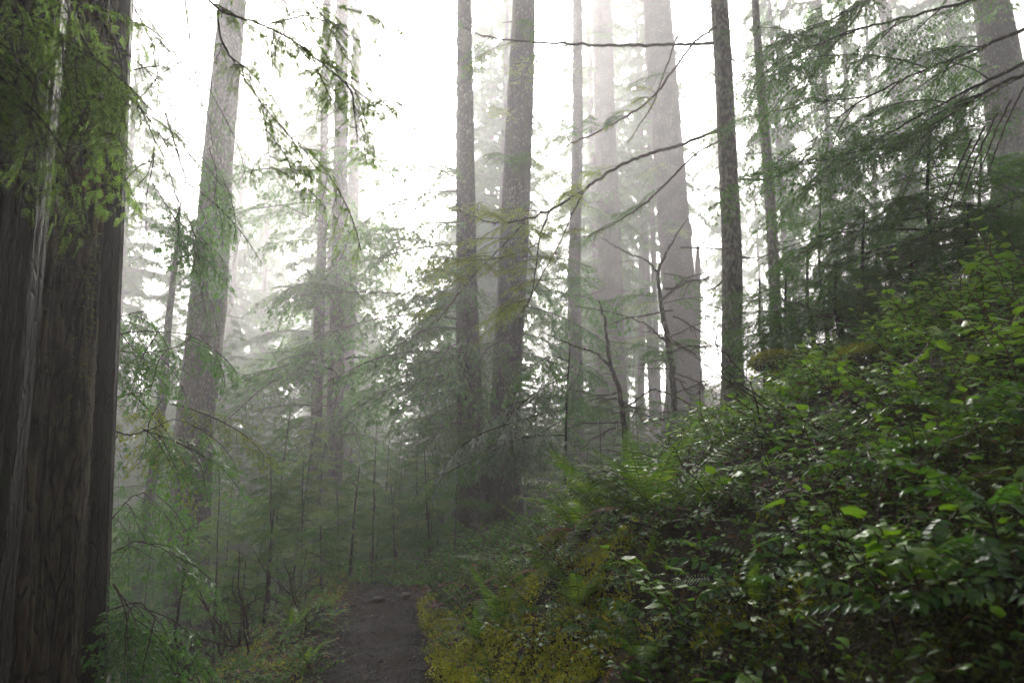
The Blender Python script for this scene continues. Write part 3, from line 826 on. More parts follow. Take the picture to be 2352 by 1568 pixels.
for px, dd in BG:
    x, y, _ = at(px, 700, dd)
    gap = any(a < px < b_ for a, b_ in SKYGAP)
    if dd < 36 and 560 < px < 1700: continue
    z = float(ground(x, y))
    s = st.uniform(1.0, 1.7) if px < 1700 else st.uniform(.6, .95)
    low = gap
    t = thing('conifer_tree', (x, y, z), ('%s full crowned conifer standing ' % ('dim', 'pale', 'ghostly')[0 if dd < 45 else (1 if dd < 70 else 2)] if low else '%s conifer standing ' % ('tall branchy', 'tall grey', 'faint grey', 'pale misty', 'ghostly far', 'barely visible far')[min(5, int((dd - 29) // 12))]) + tree_lm(px), 'tree', 'conifers fading into the mist', (0, 0, st.uniform(0, 6)))
    if low:
        hh = max(5, at(px, st.uniform(430, 560), dd)[2] - z)
        part('trunk', tr_me[st.randrange(3)], t, (0, 0, 0), (0, 0, 0), (.7, .7, hh / 24))
        part('crown', CR[st.randrange(3)], t, (0, 0, 1.0), (0, 0, 0), (.95, .95, (hh - 1) / 16))
    else:
        part('trunk', tr_me[st.randrange(3)], t, (0, 0, 0), (R(st.uniform(-1.5, 1.5)), R(st.uniform(-1.5, 1.5)), 0), (s, s, (min(max(38, dd * .75 + 8), 60 - z)) / 24))
        hh = min(max(38, dd * .75 + 8), 60 - z)
        c0 = st.choice([2.5, 5, 8, 12]) if dd < 60 else st.choice([1.5, 4, 7, 11])
        part('crown', CR[st.randrange(3)], t, (0, 0, c0), (0, 0, st.uniform(0, 6)), (s * 1.15, s * 1.15, (hh - c0) / 16))

for i in range(58):
    px = 250 + 1150 * (i + st.random()) / 58; dd = st.uniform(24, 60)
    x, y, _ = at(px, 900, dd); z = float(ground(x, y)); hh = max(3, at(px, st.uniform(700, 980), dd)[2] - z)
    t = thing('understory_conifer', (x, y, z), ('bushy low conifer in the mist ' if dd < 42 else 'pale bushy conifer low in the mist ') + tree_lm(px), 'tree', 'understory conifers in the misty hollow', (0, 0, st.uniform(0, 6)))
    part('crown', CR[st.randrange(3)], t, (0, 0, 0), (0, 0, 0), (1.0, 1.0, hh / 16))
for i, (x, y) in enumerate([(-9.5, 5), (-12, 8.5), (-13.5, 12), (8.5, 4), (11.5, 7.5), (13.5, 11), (-6.5, 1.5), (6.5, 1.0)]):  # unseen trees added to block side light
    z = float(ground(x, y))
    t = thing('conifer_tree', (x, y, z), 'unseen tall conifer added beside the view for shade', 'tree', 'unseen shade conifers beside the view', (0, 0, i * 1.1))
    part('trunk', tr_me[i % 3], t, (0, 0, 0), (0, 0, 0), (1.4, 1.4, 1.2)); part('crown', CRT[i % 2], t, (0, 0, 11 - z * .5), (0, 0, 0), (1.9, 1.9, 1.2))
# unseen trees added behind the viewpoint to darken near mist and ground
for i in range(34):
    a_ = PI * (1.0 + .96 * (i % 17) / 16) + st.uniform(-.07, .07) if i < 34 else 0
    rr_ = (5.5 if i < 17 else 11) + st.uniform(-1, 3)
    x, y = rr_ * math.cos(a_) * 1.25, 1.5 + rr_ * math.sin(a_)
    if y > 1.5: y = 1.5
    z = float(ground(x, y)); s = st.uniform(1.0, 1.5)
    t = thing('conifer_tree', (x, y, z), 'unseen tall conifer added behind the viewpoint for shade', 'tree', 'unseen shade conifers behind the viewpoint', (0, 0, st.uniform(0, 6)))
    part('trunk', tr_me[st.randrange(3)], t, (0, 0, 0), (0, 0, 0), (s, s, 1.05))
    part('crown', (CR + CRT)[st.randrange(5)], t, (0, 0, 6.5), (0, 0, st.uniform(0, 6)), (s * 1.6, s * 1.6, 1.15))
# ------------------------------------------------------------------ saplings
def sapling(x, y, h, label, mes, n=16, seed=0, low=.25, lean=.03, r0=.02, Lk=.34, name='hemlock_sapling', group=None, mat='stem', bl=2.0):
    lean = random.Random(seed + 5).uniform(.02, .10)
    r = random.Random(seed)
    z = float(ground(x, y)) - .08
    t = thing(name, (x, y, z), label, 'sapling', group)
    la = r.uniform(0, 6)
    P = [np.array([math.cos(la) * lean * h * (k / 6) ** 1.4 + r.uniform(-.01, .01) * h * .5, math.sin(la) * lean * h * (k / 6) ** 1.4, h * k / 6.]) for k in range(7)]
    b = MB(); s = np.linspace(0, 1, 14); Q = np.stack([np.interp(s, np.linspace(0, 1, 7), [p[i] for p in P]) for i in range(3)], -1)
    b.add(*tube(Q, r0 * (1 - .85 * s) + .003, 8))
    part('trunk', b.mesh('trunk', [M[mat]]), t)
    for i in range(n):
        u = low + (1 - low) * (i + r.random() * .6) / n
        q = np.array([np.interp(u, s, Q[:, j]) for j in range(3)])
        L = max(.28, Lk * h * (1.02 - u) ** .6 * r.uniform(.6, 1.15))
        part('bough', mes[r.randrange(len(mes))], t, q, (r.uniform(-.5, .5), -(r.uniform(-.3, .3) + .7 * max(0, u - .85) * 5), i * 2.4 + r.uniform(-.5, .5)), L / bl)
    return t

def sap_at(px, py_top, d, label, **k):
    p = at(px, py_top, d); z = float(ground(p[0], p[1]))
    return sapling(p[0], p[1], max(.5, p[2] - z), label, **k)
SP = [(637, 1035, 9.5, 'feathery hemlock sapling, tallest of those left of the trail'),
      (705, 1060, 10.5, 'hemlock sapling just right of the tallest feathery one'),
      (812, 1055, 10.0, 'slender hemlock sapling on the left trail edge before the three close trunks'),
      (620, 1150, 8.0, 'dark leaning sapling stem with a red tinged dead twig'),
      (560, 1270, 8.0, 'small hemlock sapling with bright green layered tips low left of the trail'),
      (415, 1180, 6.5, 'dark cedar sapling in front of the big straight grey trunk'),
      (915, 1100, 13.5, 'thin far sapling straight above the end of the trail'),
      (995, 1010, 12.5, 'dark thin sapling just left of the dark pair of trunks'),
      (955, 1130, 15.5, 'faint small sapling between the trail end and the dark pair'),
      (865, 1180, 14.0, 'low far sapling beyond the mossy mound'),
      (745, 1190, 8.5, 'short sapling with pale layered boughs beside the trail ferns')]
for i, (px, py, d, lb) in enumerate(SP):
    sap_at(px, py, d, lb, bl=(2.0 if i == 5 else 1.0), mes=(BC if i == 5 else BS + BSY), n=[34, 32, 32, 14, 24, 24, 28, 30, 22, 22, 22][i], seed=300 + i, low=[.55, .5, .4, .3, .45, .35, .3, .35, .3, .3, .4][i], Lk=[.36, .34, .30, .22, .42, .3, .3, .3, .36, .36, .4][i],
           name='cedar_sapling' if i == 5 else 'hemlock_sapling', group='saplings left of the trail')
# the dense young growth down the left slope
k = 0
for i in range(52):
    px = st.uniform(265, 1040); d = st.uniform(8.0, 22)
    if 700 < px < 1000 and d < 12: continue
    if 370 < px < 520 and d < 15: continue
    if 1000 < px < 1240 and d < 17: continue
    x, y, _ = at(px, 900, d)
    h = st.uniform(1.6, 3.6) + max(0, -float(ground(x, y)) - 1.2) * .75
    near = 'in front of' if d < 12 else 'behind'
    ref = 'the big straight grey trunk' if px < 560 else ('the three close trunks' if px < 880 else 'the trail end')
    col = ['green', 'dull', 'yellowish'][i % 3]
    sapling(x, y, h, '%s %s young %s %s' % (col, 'short' if h < 3.2 else ('tall' if h > 5 else 'middling'), 'cedar' if i % 3 == 0 else 'hemlock', tree_lm(px)) + (', quite near' if d < 12 else (', midway' if d < 17 else ', far back')), BC if i % 3 == 0 else (BSY if i % 3 == 2 else BS), bl=2.0 if i % 3 == 0 else 1.0, n=24, seed=400 + i, low=.34, Lk=.28, group='young growth crowding the left slope', name='cedar_sapling' if i % 3 == 0 else 'hemlock_sapling')
for i in range(16):
    px = st.uniform(850, 1060); d = st.uniform(13.5, 21); x, y, _ = at(px, 900, d)
    sapling(x, y, st.uniform(1.8, 3.6) + max(0, -float(ground(x, y)) - 1.2) * .6, 'faint hemlock sapling in the mist just beyond the vanishing end of the trail', BS, bl=1.0, n=18, seed=450 + i, low=.1, Lk=.28, group='faint saplings past the end of the trail')
# young growth behind the pair and on the far slope
for i in range(26):
    px = st.uniform(1200, 2000); d = st.uniform(14, 30)
    x, y, _ = at(px, 900, d)
    sapling(x, y, st.uniform(1.6, 3.8), ('scraggy young hemlock in the mist ' if d < 22 else 'faint scraggy hemlock far in the mist ') + tree_lm(px), (BH + BL) if i % 2 else BL + DT, n=14, seed=500 + i, low=.12, Lk=.28, group='young growth beyond the bank')

# ------------------------------------------------------------------ the huge weathered cedar on the left and the dark trunk behind it
def snag_mat():
    m, nt, N, L = newmat('weathered_cedar_wood')
    tc = N('ShaderNodeTexCoord')
    def noise(sc, zs, det=6):
        mp = N('ShaderNodeMapping'); mp.inputs['Scale'].default_value = (1, 1, zs)
        n = N('ShaderNodeTexNoise'); n.inputs['Scale'].default_value = sc; n.inputs['Detail'].default_value = det; n.inputs['Roughness'].default_value = .62
        L(tc.outputs['Object'], mp.inputs[0]); L(mp.outputs[0], n.inputs[0]); return n.outputs[0]
    a = noise(17, .27, 10); c = noise(6, .4); d = noise(7, .5); e = noise(60, .5, 6)
    mpv = N('ShaderNodeMapping'); mpv.inputs['Scale'].default_value = (1, 1, .2); L(tc.outputs['Object'], mpv.inputs[0])
    vo = N('ShaderNodeTexVoronoi'); vo.feature = 'DISTANCE_TO_EDGE'; vo.inputs['Scale'].default_value = 17; vo.inputs['Randomness'].default_value = 1
    nw = N('ShaderNodeMix'); nw.data_type = 'VECTOR'; nw.inputs[0].default_value = .12; L(mpv.outputs[0], nw.inputs[4])
    nn_ = N('ShaderNodeTexNoise'); nn_.inputs['Scale'].default_value = 9; L(mpv.outputs[0], nn_.inputs[0]); L(nn_.outputs[1], nw.inputs[5]); L(nw.outputs[1], vo.inputs[0])
    ck = N('ShaderNodeMapRange'); ck.inputs[1].default_value = 0; ck.inputs[2].default_value = .09; ck.inputs[3].default_value = .18; ck.inputs[4].default_value = 1; L(vo.outputs['Distance'], ck.inputs[0])
    r = ramp(nt, [(.34, (.006, .005, .004)), (.46, (.028, .019, .012)), (.58, (.065, .048, .028)), (.72, (.10, .08, .052))]); L(a, r.inputs[0])
    ro = ramp(nt, [(.60, (0, 0, 0)), (.70, (1, 1, 1))]); L(c, ro.inputs[0])
    mo = N('ShaderNodeMix'); mo.data_type = 'RGBA'; L(ro.outputs[0], mo.inputs[0]); L(r.outputs[0], mo.inputs[6])
    r2 = ramp(nt, [(.3, (.015, .006, .003)), (.7, (.15, .055, .016))]); L(e, r2.inputs[0]); L(r2.outputs[0], mo.inputs[7])
    rg = ramp(nt, [(.56, (0, 0, 0)), (.68, (1, 1, 1))]); L(d, rg.inputs[0])
    mg = N('ShaderNodeMix'); mg.data_type = 'RGBA'
    k = N('ShaderNodeMath'); k.operation = 'MULTIPLY'; k.inputs[1].default_value = .75; L(rg.outputs[0], k.inputs[0]); L(k.outputs[0], mg.inputs[0])
    L(mo.outputs[2], mg.inputs[6]); r3 = ramp(nt, [(.3, (.008, .012, .004)), (.7, (.045, .06, .012))]); L(e, r3.inputs[0]); L(r3.outputs[0], mg.inputs[7])
    h = N('ShaderNodeMath'); h.operation = 'MULTIPLY_ADD'; h.inputs[1].default_value = .45; L(e, h.inputs[0]); L(a, h.inputs[2])
    h2 = N('ShaderNodeMath'); h2.operation = 'MULTIPLY_ADD'; h2.inputs[1].default_value = .8; L(ck.outputs[0], h2.inputs[0]); L(h.outputs[0], h2.inputs[2])
    b = N('ShaderNodeBump'); b.inputs['Strength'].default_value = 1.0; b.inputs['Distance'].default_value = .035; L(h2.outputs[0], b.inputs['Height'])
    mk = N('ShaderNodeMix'); mk.data_type = 'RGBA'; mk.blend_type = 'MULTIPLY'; mk.inputs[0].default_value = .85; L(mg.outputs[2], mk.inputs[6]); L(ck.outputs[0], mk.inputs[7])
    p = N('ShaderNodeBsdfPrincipled'); p.inputs['Roughness'].default_value = .75; p.inputs['Specular IOR Level'].default_value = .2
    L(mk.outputs[2], p.inputs['Base Color']); L(b.outputs[0], p.inputs['Normal'])
    o = N('ShaderNodeOutputMaterial'); L(p.outputs[0], o.inputs[0])
    return m
M['snag'] = snag_mat()
M['dark'] = bark_mat('black_wet_bark', [(.004, .0035, .0035), (.01, .0085, .008), (.022, .018, .016)], scale=14, stretch=.2, bump=.9, rough=.75, moss=(.02, .03, .008), moss_amt=.1)

def ridged_trunk(px_l, px_r, d, label, mat, ridge=.05, z1=11, lean=(0, 0), seed=0, rad=None, name='cedar_tree', flare=.35, cracks=26, k=260, nz=170):
    a, c = at(px_l, 784, d), at(px_r, 784, d)
    rad = rad or (c[0] - a[0]) / 2
    cx = c[0] - rad * 1.02
    z0 = float(ground(cx, d)) - .5
    t = thing(name, (cx, d, z0 + .5), label, 'tree')
    r = np.random.default_rng(seed)
    z = np.linspace(z0, z1, nz); th = np.arange(k) * 2 * PI / k
    zz, aa = np.meshgrid(z, th, indexing='ij')
    ca, sa = np.cos(aa), np.sin(aa)
    def nz3(f, s, zf):    # noise on the cylinder, stretched along the grain
        return n2(ca * f + zz * zf, sa * f - zz * zf * .7, 1.0, s)
    tw = aa + .03 * np.sin(zz * .8)
    prof = .55 * nz3(3.2, 1 + seed, .05) + .35 * nz3(9, 5 + seed, .10) + .22 * nz3(24, 9 + seed, .16)
    W = 1 + ridge * prof * 2.0
    # deep vertical cracks between plates of wood
    for _ in range(cracks):
        a0 = r.uniform(0, 2 * PI); zc = r.uniform(z0, z1); ln = r.uniform(.5, 3.0); wd = r.uniform(.012, .04)
        da = (aa - a0 - .05 * np.sin(zz * 1.3 + a0 * 5) + PI) % (2 * PI) - PI
        W -= r.uniform(.03, .09) * np.exp(-(da / wd) ** 2) * sm(1.3 - np.abs(zz - zc) / ln)
    for _ in range(cracks):
        a0 = r.uniform(0, 2 * PI); zc = r.uniform(z0, z1); ln = r.uniform(.2, 1.2); wd = r.uniform(.03, .09)
        da = (aa - a0 + PI) % (2 * PI) - PI
        W += r.uniform(.008, .03) * (np.abs(da) < wd) * (np.abs(zz - zc - .1 * np.sin(aa * 40)) < ln)
    for _ in range(cracks * 5):      # small flakes and slivers of loose wood
        a0 = r.uniform(0, 2 * PI); zc = r.uniform(z0, min(z1, 5)); ln = r.uniform(.04, .35); wd = r.uniform(.008, .03)
        da = (aa - a0 - .02 * np.sin(zz * 9 + a0) + PI) % (2 * PI) - PI
        W += r.choice([-1, 1]) * r.uniform(.006, .02) * (np.abs(da) < wd) * (np.abs(zz - zc - .05 * np.sin(aa * 60)) < ln)
    W += flare * np.exp(-(zz - z0) / .7) * (.5 + .7 * np.maximum(0, np.sin(aa * 4 + seed)))
    W += .003 * r.normal(0, 1, W.shape)
    R_ = rad * W * (1 - .018 * (zz - 1.6))
    X = R_ * ca + lean[0] * (zz - 1.6); Y = R_ * sa + lean[1] * (zz - 1.6)
    V = np.stack([X, Y, zz - z0 - .5], -1).reshape(-1, 3)
    i = (np.arange(nz - 1)[:, None] * k); j = np.arange(k)[None]; j2 = (j + 1) % k
    f = np.stack([i + j, i + j2, i + k + j2, i + k + j], -1).reshape(-1, 4)
    b = MB(); b.add(V, f)
    part('trunk', b.mesh('trunk', [M[mat]]), t)
    return t, cx, z0 + .5, rad
snag, sx, sz, srad = ridged_trunk(-260, 192, 3.3, 'huge weathered cedar with grey cracked wood and orange and mossy streaks, nearest tree', 'snag', seed=3, ridge=.055, lean=(-.02, 0), cracks=60, k=420, nz=400)
sm_ = [o for o in snag.children][0].data; sv = np.array([v.co for v in sm_.vertices]); rm = np.random.default_rng(5)
sel = sv[(sv[:, 1] < .1) & (sv[:, 2] < 5.5)]; w_ = n2(sel[:, 0] * 6, sel[:, 2] * .7, 1, 3) + rm.normal(0, .2, len(sel)); sel = sel[w_ > .45]
sel = sel[rm.integers(0, len(sel), 9000)]; nn_ = unit(sel * np.array([1, 1, 0])); b = MB(); ss = rm.uniform(.008, .022, len(sel))
b.add(*scatter(np.array([(0, .5, 0), (0, -.5, 0), (.6, -.25, .25), (1, 0, .15), (.6, .25, .25)]), np.array([(0, 1, 2, 3, 4)]), frames(unit(nn_ + rm.normal(0, .5, sel.shape) + np.array([0, 0, -.5])), unit(nn_ + rm.normal(0, .4, sel.shape))), sel + rm.normal(0, .004, sel.shape), np.stack([ss, ss * .34, ss], -1)))
o = part('moss', b.mesh('moss', [M['moss_b']]), snag); o['kind'] = 'stuff'
dk, dx, dz, drad = ridged_trunk(90, 272, 3.95, 'smooth black wet trunk pressed against the right side of the huge weathered cedar', 'dark', seed=8, ridge=.02, lean=(-.038, 0), cracks=8, k=160, flare=.5, z1=12)
dk2, _, _, _ = ridged_trunk(-420, 28, 2.7, 'black charred stem overlapping the left side of the huge weathered cedar', 'dark', seed=12, ridge=.03, lean=(.0, 0), cracks=14, k=200, z1=10)
for k_, px in enumerate((-700, 40)):
    p_ = at(px, 500, 4.2 + 2.2 * k_)
# crowns above the frame, made broad to shade the path and near mist
b_ = part('crown', crown_mesh(120, 12, 5.0, 150, mat='ced'), snag, (0, .2, 8.8 - sz))
b_ = part('crown', CRT[1], dk, (0, 0, 10 - dz), (0, 0, 1), (1.6, 1.6, .9))

def mosses(parent_pts, n, seed, mat='moss', ln=(.006, .02), flat=.6):
    pass

# near hemlock sprays, every needle built
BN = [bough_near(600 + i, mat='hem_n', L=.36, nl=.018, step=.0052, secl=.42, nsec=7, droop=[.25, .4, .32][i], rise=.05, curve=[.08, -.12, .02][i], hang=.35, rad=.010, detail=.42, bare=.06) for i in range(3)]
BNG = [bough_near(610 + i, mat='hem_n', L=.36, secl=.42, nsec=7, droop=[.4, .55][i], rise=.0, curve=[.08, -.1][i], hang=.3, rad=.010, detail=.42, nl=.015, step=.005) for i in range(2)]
BCN = [bough_mid(640 + i, mat='ced', style='ced', L=.5, secl=.42, nsec=8, detail=.75, wdt=.014, droop=[.35, .5, .42][i], curve=[.08, -.05, 0][i], hang=.09, rad=.009) for i in range(3)]
BCSN = [bough_mid(645 + i, mat='ced_s', style='ced', L=.6, secl=.42, nsec=8, detail=.6, wdt=.020, droop=[.35, .5][i], curve=[.08, -.05][i], hang=.10, rad=.009) for i in range(2)]
# the bough that hangs in from above, upper left: one branch, wood as photographed, sprays along it
hb_ = thing('hanging_bough', at(440, -60, 2.6), 'needled hemlock bough sweeping down to the right across the upper left sky', 'branch')
hp = np.array(hb_.location)
def limb(pts, seed, r0, nsp, Lr, mes=BN, bl=.36, lo=.1, el=(-.9, -.15), sidek=1.1):
    o, q = path_branch('limb', hb_, hp, [(a, b2, c, r0 * (1 - .8 * i / (len(pts) - 1))) for i, (a, b2, c) in enumerate(pts)], seed=seed, moss=False, k=5)
    s_ = random.Random(seed)
    for i in range(nsp):
        u = lo + (1 - lo) * (i + s_.random() * .8) / nsp; j = min(int(u * (len(q) - 1)), len(q) - 2)
        dv = q[j + 1] - q[j]; a = math.atan2(dv[1], dv[0]) + (1 if i % 2 else -1) * s_.uniform(.2, sidek)
        part('spray', mes[s_.randrange(len(mes))], o, q[j], (s_.uniform(-.5, .5), -s_.uniform(*el), a), s_.uniform(*Lr) / bl)
limb([(430, -70, 2.7), (500, 25, 2.6), (620, 62, 2.5), (700, 110, 2.45), (760, 165, 2.4), (830, 215, 2.35), (880, 262, 2.3)], 1, .006, 11, (.22, .42))
limb([(500, 25, 2.6), (505, 90, 2.6), (560, 180, 2.55), (610, 250, 2.5), (660, 310, 2.45), (740, 370, 2.4)], 2, .005, 8, (.2, .38))
limb([(620, 55, 2.5), (700, 35, 2.4), (770, 55, 2.35), (815, 95, 2.3)], 3, .004, 6, (.2, .36))
limb([(600, 240, 2.5), (615, 320, 2.5), (620, 400, 2.5)], 4, .003, 7, (.16, .26))
limb([(560, -60, 2.5), (640, -10, 2.4), (720, 5, 2.35), (790, 20, 2.3)], 5, .004, 6, (.2, .34))
# sprays before the cedar trunk
hb_ = thing('hanging_bough', at(60, -120, 2.3), 'dim green hemlock sprays hanging in front of the top of the huge cedar', 'branch'); hp = np.array(hb_.location)
for i, pts in enumerate([[(-60, -80, 2.3), (60, 20, 2.3), (140, 90, 2.25), (210, 150, 2.2)], [(0, -60, 2.4), (150, -20, 2.4), (250, 60, 2.5), (270, 160, 2.5)],
                         [(-80, 60, 2.1), (20, 110, 2.1), (90, 190, 2.1)], [(150, 20, 2.4), (215, 130, 2.4), (235, 260, 2.4), (250, 380, 2.4)], [(-60, 130, 2.0), (10, 180, 2.0), (40, 240, 2.0)]]):
    limb(pts, 20 + i, .005, [9, 9, 7, 8, 5][i], (.25, .42), mes=BNG + BN[:1])
BM_ = [bough_near(625 + i, L=.8, secl=.36, nsec=11, droop=[.3, .4][i], rise=.02, curve=[.08, -.1][i], hang=.3, rad=.010, detail=.5, nl=.018, step=.009) for i in range(2)]
hb_ = thing('hanging_bough', at(330, -60, 5.0), 'loose blurred hemlock twigs hanging down in the bright gap beside the huge cedar', 'branch'); hp = np.array(hb_.location)
for i, pts in enumerate([[(270, -60, 5.2), (330, 60, 5.1), (370, 140, 5.0), (350, 220, 5)], [(300, 200, 5), (360, 330, 5), (330, 430, 5)], [(420, -40, 5.2), (440, 120, 5.1), (470, 280, 5), (450, 420, 5)],
                         [(380, 260, 5), (430, 420, 5), (400, 520, 5), (420, 600, 5)]]):
    limb(pts, 40 + i, .008, 7, (.5, .9), mes=BM_, bl=.8)
# cedar sprays between the black trunk and the grey trunk
hb_ = thing('cedar_bough', at(270, 800, 4.6), 'bright green cedar bough reaching right from behind the black trunk at mid height', 'branch'); hp = np.array(hb_.location)
for i, pts in enumerate([[(235, 770, 4.7), (330, 760, 4.6), (420, 765, 4.5), (495, 775, 4.4)], [(240, 800, 4.6), (320, 812, 4.5), (400, 800, 4.4), (450, 770, 4.4)], [(240, 740, 5.2), (300, 720, 5), (370, 705, 5)]]):
    limb(pts, 50 + i, .006, 6, (.3, .5), mes=BCN, bl=.5, el=(-.9, -.2))
hb_ = thing('cedar_bough', at(255, 970, 4.4), 'yellow green cedar bough reaching right from the black trunk, lower of two', 'branch'); hp = np.array(hb_.location)
for i, pts in enumerate([[(240, 985, 4.4), (300, 1000, 4.3), (350, 985, 4.2), (400, 960, 4.2), (475, 990, 4.2)], [(240, 920, 4.9), (310, 900, 4.8), (370, 915, 4.8), (410, 935, 4.7)], [(330, 985, 4.3), (390, 1010, 4.2), (440, 1030, 4.2), (470, 1050, 4.2)]]):
    limb(pts, 60 + i, .006, 4, (.3, .5) if i != 1 else (.7, 1.1), mes=(BCN if i != 1 else BHY), bl=.5 if i != 1 else 2, el=(-.9, -.2))
hb_ = thing('cedar_bough', at(430, 500, 4.6), 'cedar frond hanging in front of the big straight grey trunk', 'branch'); hp = np.array(hb_.location)
for i, pts in enumerate([[(480, 340, 5), (500, 400, 5), (490, 470, 5)], [(400, 440, 4.6), (440, 520, 4.6), (460, 600, 4.6)], [(350, 420, 4.7), (400, 500, 4.7), (440, 540, 4.6)]]):
    limb(pts, 70 + i, .005, 5, (.3, .5), mes=BCN, bl=.5, el=(-1.2, -.5))
hb_ = thing('cedar_bough', at(275, 1300, 4.2), 'pale green cedar bough low at the foot of the black trunk', 'branch'); hp = np.array(hb_.location)
for i, pts in enumerate([[(240, 1280, 4.4), (310, 1240, 4.2), (380, 1260, 4.1), (440, 1300, 4.0)], [(250, 1400, 4.2), (320, 1380, 4), (370, 1430, 3.9), (400, 1500, 3.9)], [(250, 1200, 5), (300, 1140, 5), (370, 1120, 5)], [(260, 1340, 4), (300, 1400, 4), (330, 1470, 3.9)]]):
    limb(pts, 80 + i, .006, 6, (.3, .5), mes=BCN, bl=.5, el=(-.8, -.1))

# the wet silvery cedar sapling in front of the slim trunk
p = at(1305, 830, 8.6); z = float(ground(p[0], p[1]))
cs = thing('cedar_sapling', (p[0], p[1], z), 'young cedar with thin black stem and wet silvery drooping sprays before the slim trunk', 'sapling')
b = MB(); P = np.array([at(px, py, 8.6) for px, py in ((1300, 1150), (1298, 1050), (1302, 900), (1310, 790))]) - np.array([p[0], p[1], z]); P[0][2] = min(P[0][2], -.05)
b.add(*tube(P, [.022, .018, .013, .004], 8)); part('trunk', b.mesh('trunk', [M['dark']]), cs)
cb = np.array([p[0], p[1], z])
BC_, BCS_ = BCN, BCSN
for i, (pts, mes) in enumerate([([(1305, 830, 8.6, .008), (1270, 815, 8.4, .006), (1200, 850, 8.1, .003)], BC_), ([(1303, 860, 8.6, .009), (1250, 890, 8.2, .007), (1190, 930, 8, .003)], BCS_),
                                ([(1300, 940, 8.6, .010), (1240, 950, 8.2, .008), (1130, 985, 7.7, .006), (1060, 1020, 7.4, .003)], BCS_), ([(1300, 960, 8.6, .009), (1230, 1000, 8.1, .006), (1160, 1020, 7.8, .003)], BCS_),
                                ([(1302, 900, 8.6, .009), (1330, 860, 8.2, .005), (1335, 830, 8, .003)], BC_), ([(1298, 1000, 8.6, .009), (1210, 1000, 8, .006), (1080, 1060, 7.4, .004), (970, 1110, 7.2, .003)], BC_)]):
    o, q = path_branch('branch', cs, cb, pts, seed=90 + i, moss=False, mat='stem')
    s_ = random.Random(i)
    for j_ in range(6 if i != 5 else 8):
        u = .15 + .85 * (j_ + s_.random()) / (6 if i != 5 else 8); j = min(int(u * (len(q) - 1)), len(q) - 2)
        dv = q[j + 1] - q[j]; a = math.atan2(dv[1], dv[0]) + s_.choice([-1, 1]) * s_.uniform(.2, 1.1)
        part('spray', mes[s_.randrange(len(mes))], o, q[j], (s_.uniform(-.3, .3), s_.uniform(.1, .8), a), s_.uniform(.42, .72) / .6)
# the crooked bare tree
cat_thin = True
p = at(1545, 880, 12.0); z = float(ground(p[0], p[1]))
ct = thing('bare_tree', (p[0], p[1], z), 'crooked dark tree with tangled mossy branches and sparse boughs before the widest pale trunk', 'tree'); cb = np.array([p[0], p[1], z])
o, q = path_branch('trunk', ct, cb, [(1552, 960, 12, .09), (1545, 860, 12, .085), (1530, 760, 12, .08), (1515, 680, 12, .06), (1510, 620, 12, .045), (1540, 560, 12, .03), (1580, 500, 12, .01)], seed=1, mat='bark_m', k=10)
for i, pts in enumerate([[(1512, 630, 12, .035), (1490, 600, 11.8, .025), (1440, 580, 11.5, .015), (1380, 545, 11.2, .006)], [(1535, 790, 12, .03), (1480, 740, 11.6, .02), (1400, 715, 11.3, .012), (1310, 700, 11, .005)],
                         [(1520, 690, 12, .03), (1570, 640, 11.7, .02), (1640, 620, 11.4, .008)]]):
    o, q = path_branch('branch', ct, cb, pts, seed=3 + i, mat='bark_m')
st = random.Random(77)
for i in range(13):
    part('bough', BH[i % 4], ct, (-.1, 0, st.uniform(.8, 3.8)), (st.uniform(-.5, .5), st.uniform(-.3, .3), i * 2.4), st.uniform(.35, .75))
for i in range(16):
    zz = st.uniform(.3, 3.6)
    part('dead_branch', (DB + DT)[st.randrange(7)], ct, (0.03, 0, zz), (0, st.uniform(-.4, .4), st.uniform(0, 6.3)), st.uniform(.6, 1.7))
p = at(1415, 950, 10.8); z = float(ground(p[0], p[1]))
ct = thing('bare_tree', (p[0], p[1], z), 'crooked forked sapling with mossy limbs and thin boughs, right of the silvery cedar sapling', 'tree'); cb = np.array([p[0], p[1], z])
o, q = path_branch('trunk', ct, cb, [(1440, 1100, 10.8, .075), (1436, 1000, 10.8, .07), (1425, 900, 10.8, .06), (1400, 830, 10.8, .05), (1390, 740, 10.8, .035), (1375, 690, 10.8, .015)], seed=2, mat='bark_m', k=9)
for i, pts in enumerate([[(1408, 850, 10.8, .035), (1370, 810, 10.6, .028), (1320, 795, 10.4, .02), (1240, 760, 10.2, .008)], [(1428, 900, 10.8, .03), (1380, 910, 10.5, .022), (1290, 890, 10.2, .008)],
                         [(1432, 940, 10.8, .03), (1500, 890, 10.5, .022), (1560, 915, 10.2, .015), (1590, 930, 10, .006)]]):
    o, q = path_branch('branch', ct, cb, pts, seed=13 + i, mat='bark_m')
for i in range(10):
    part('bough', BH[i % 4], ct, (-.05, 0, st.uniform(.4, 1.9)), (st.uniform(-.5, .5), st.uniform(-.3, .3), i * 2.4), st.uniform(.3, .6))
for i in range(12):
    part('dead_branch', (DB + DT)[st.randrange(7)], ct, (0, 0, st.uniform(.1, 1.8)), (0, st.uniform(-.3, .5), st.uniform(0, 6.3)), st.uniform(.5, 1.3))

cat_thin = False
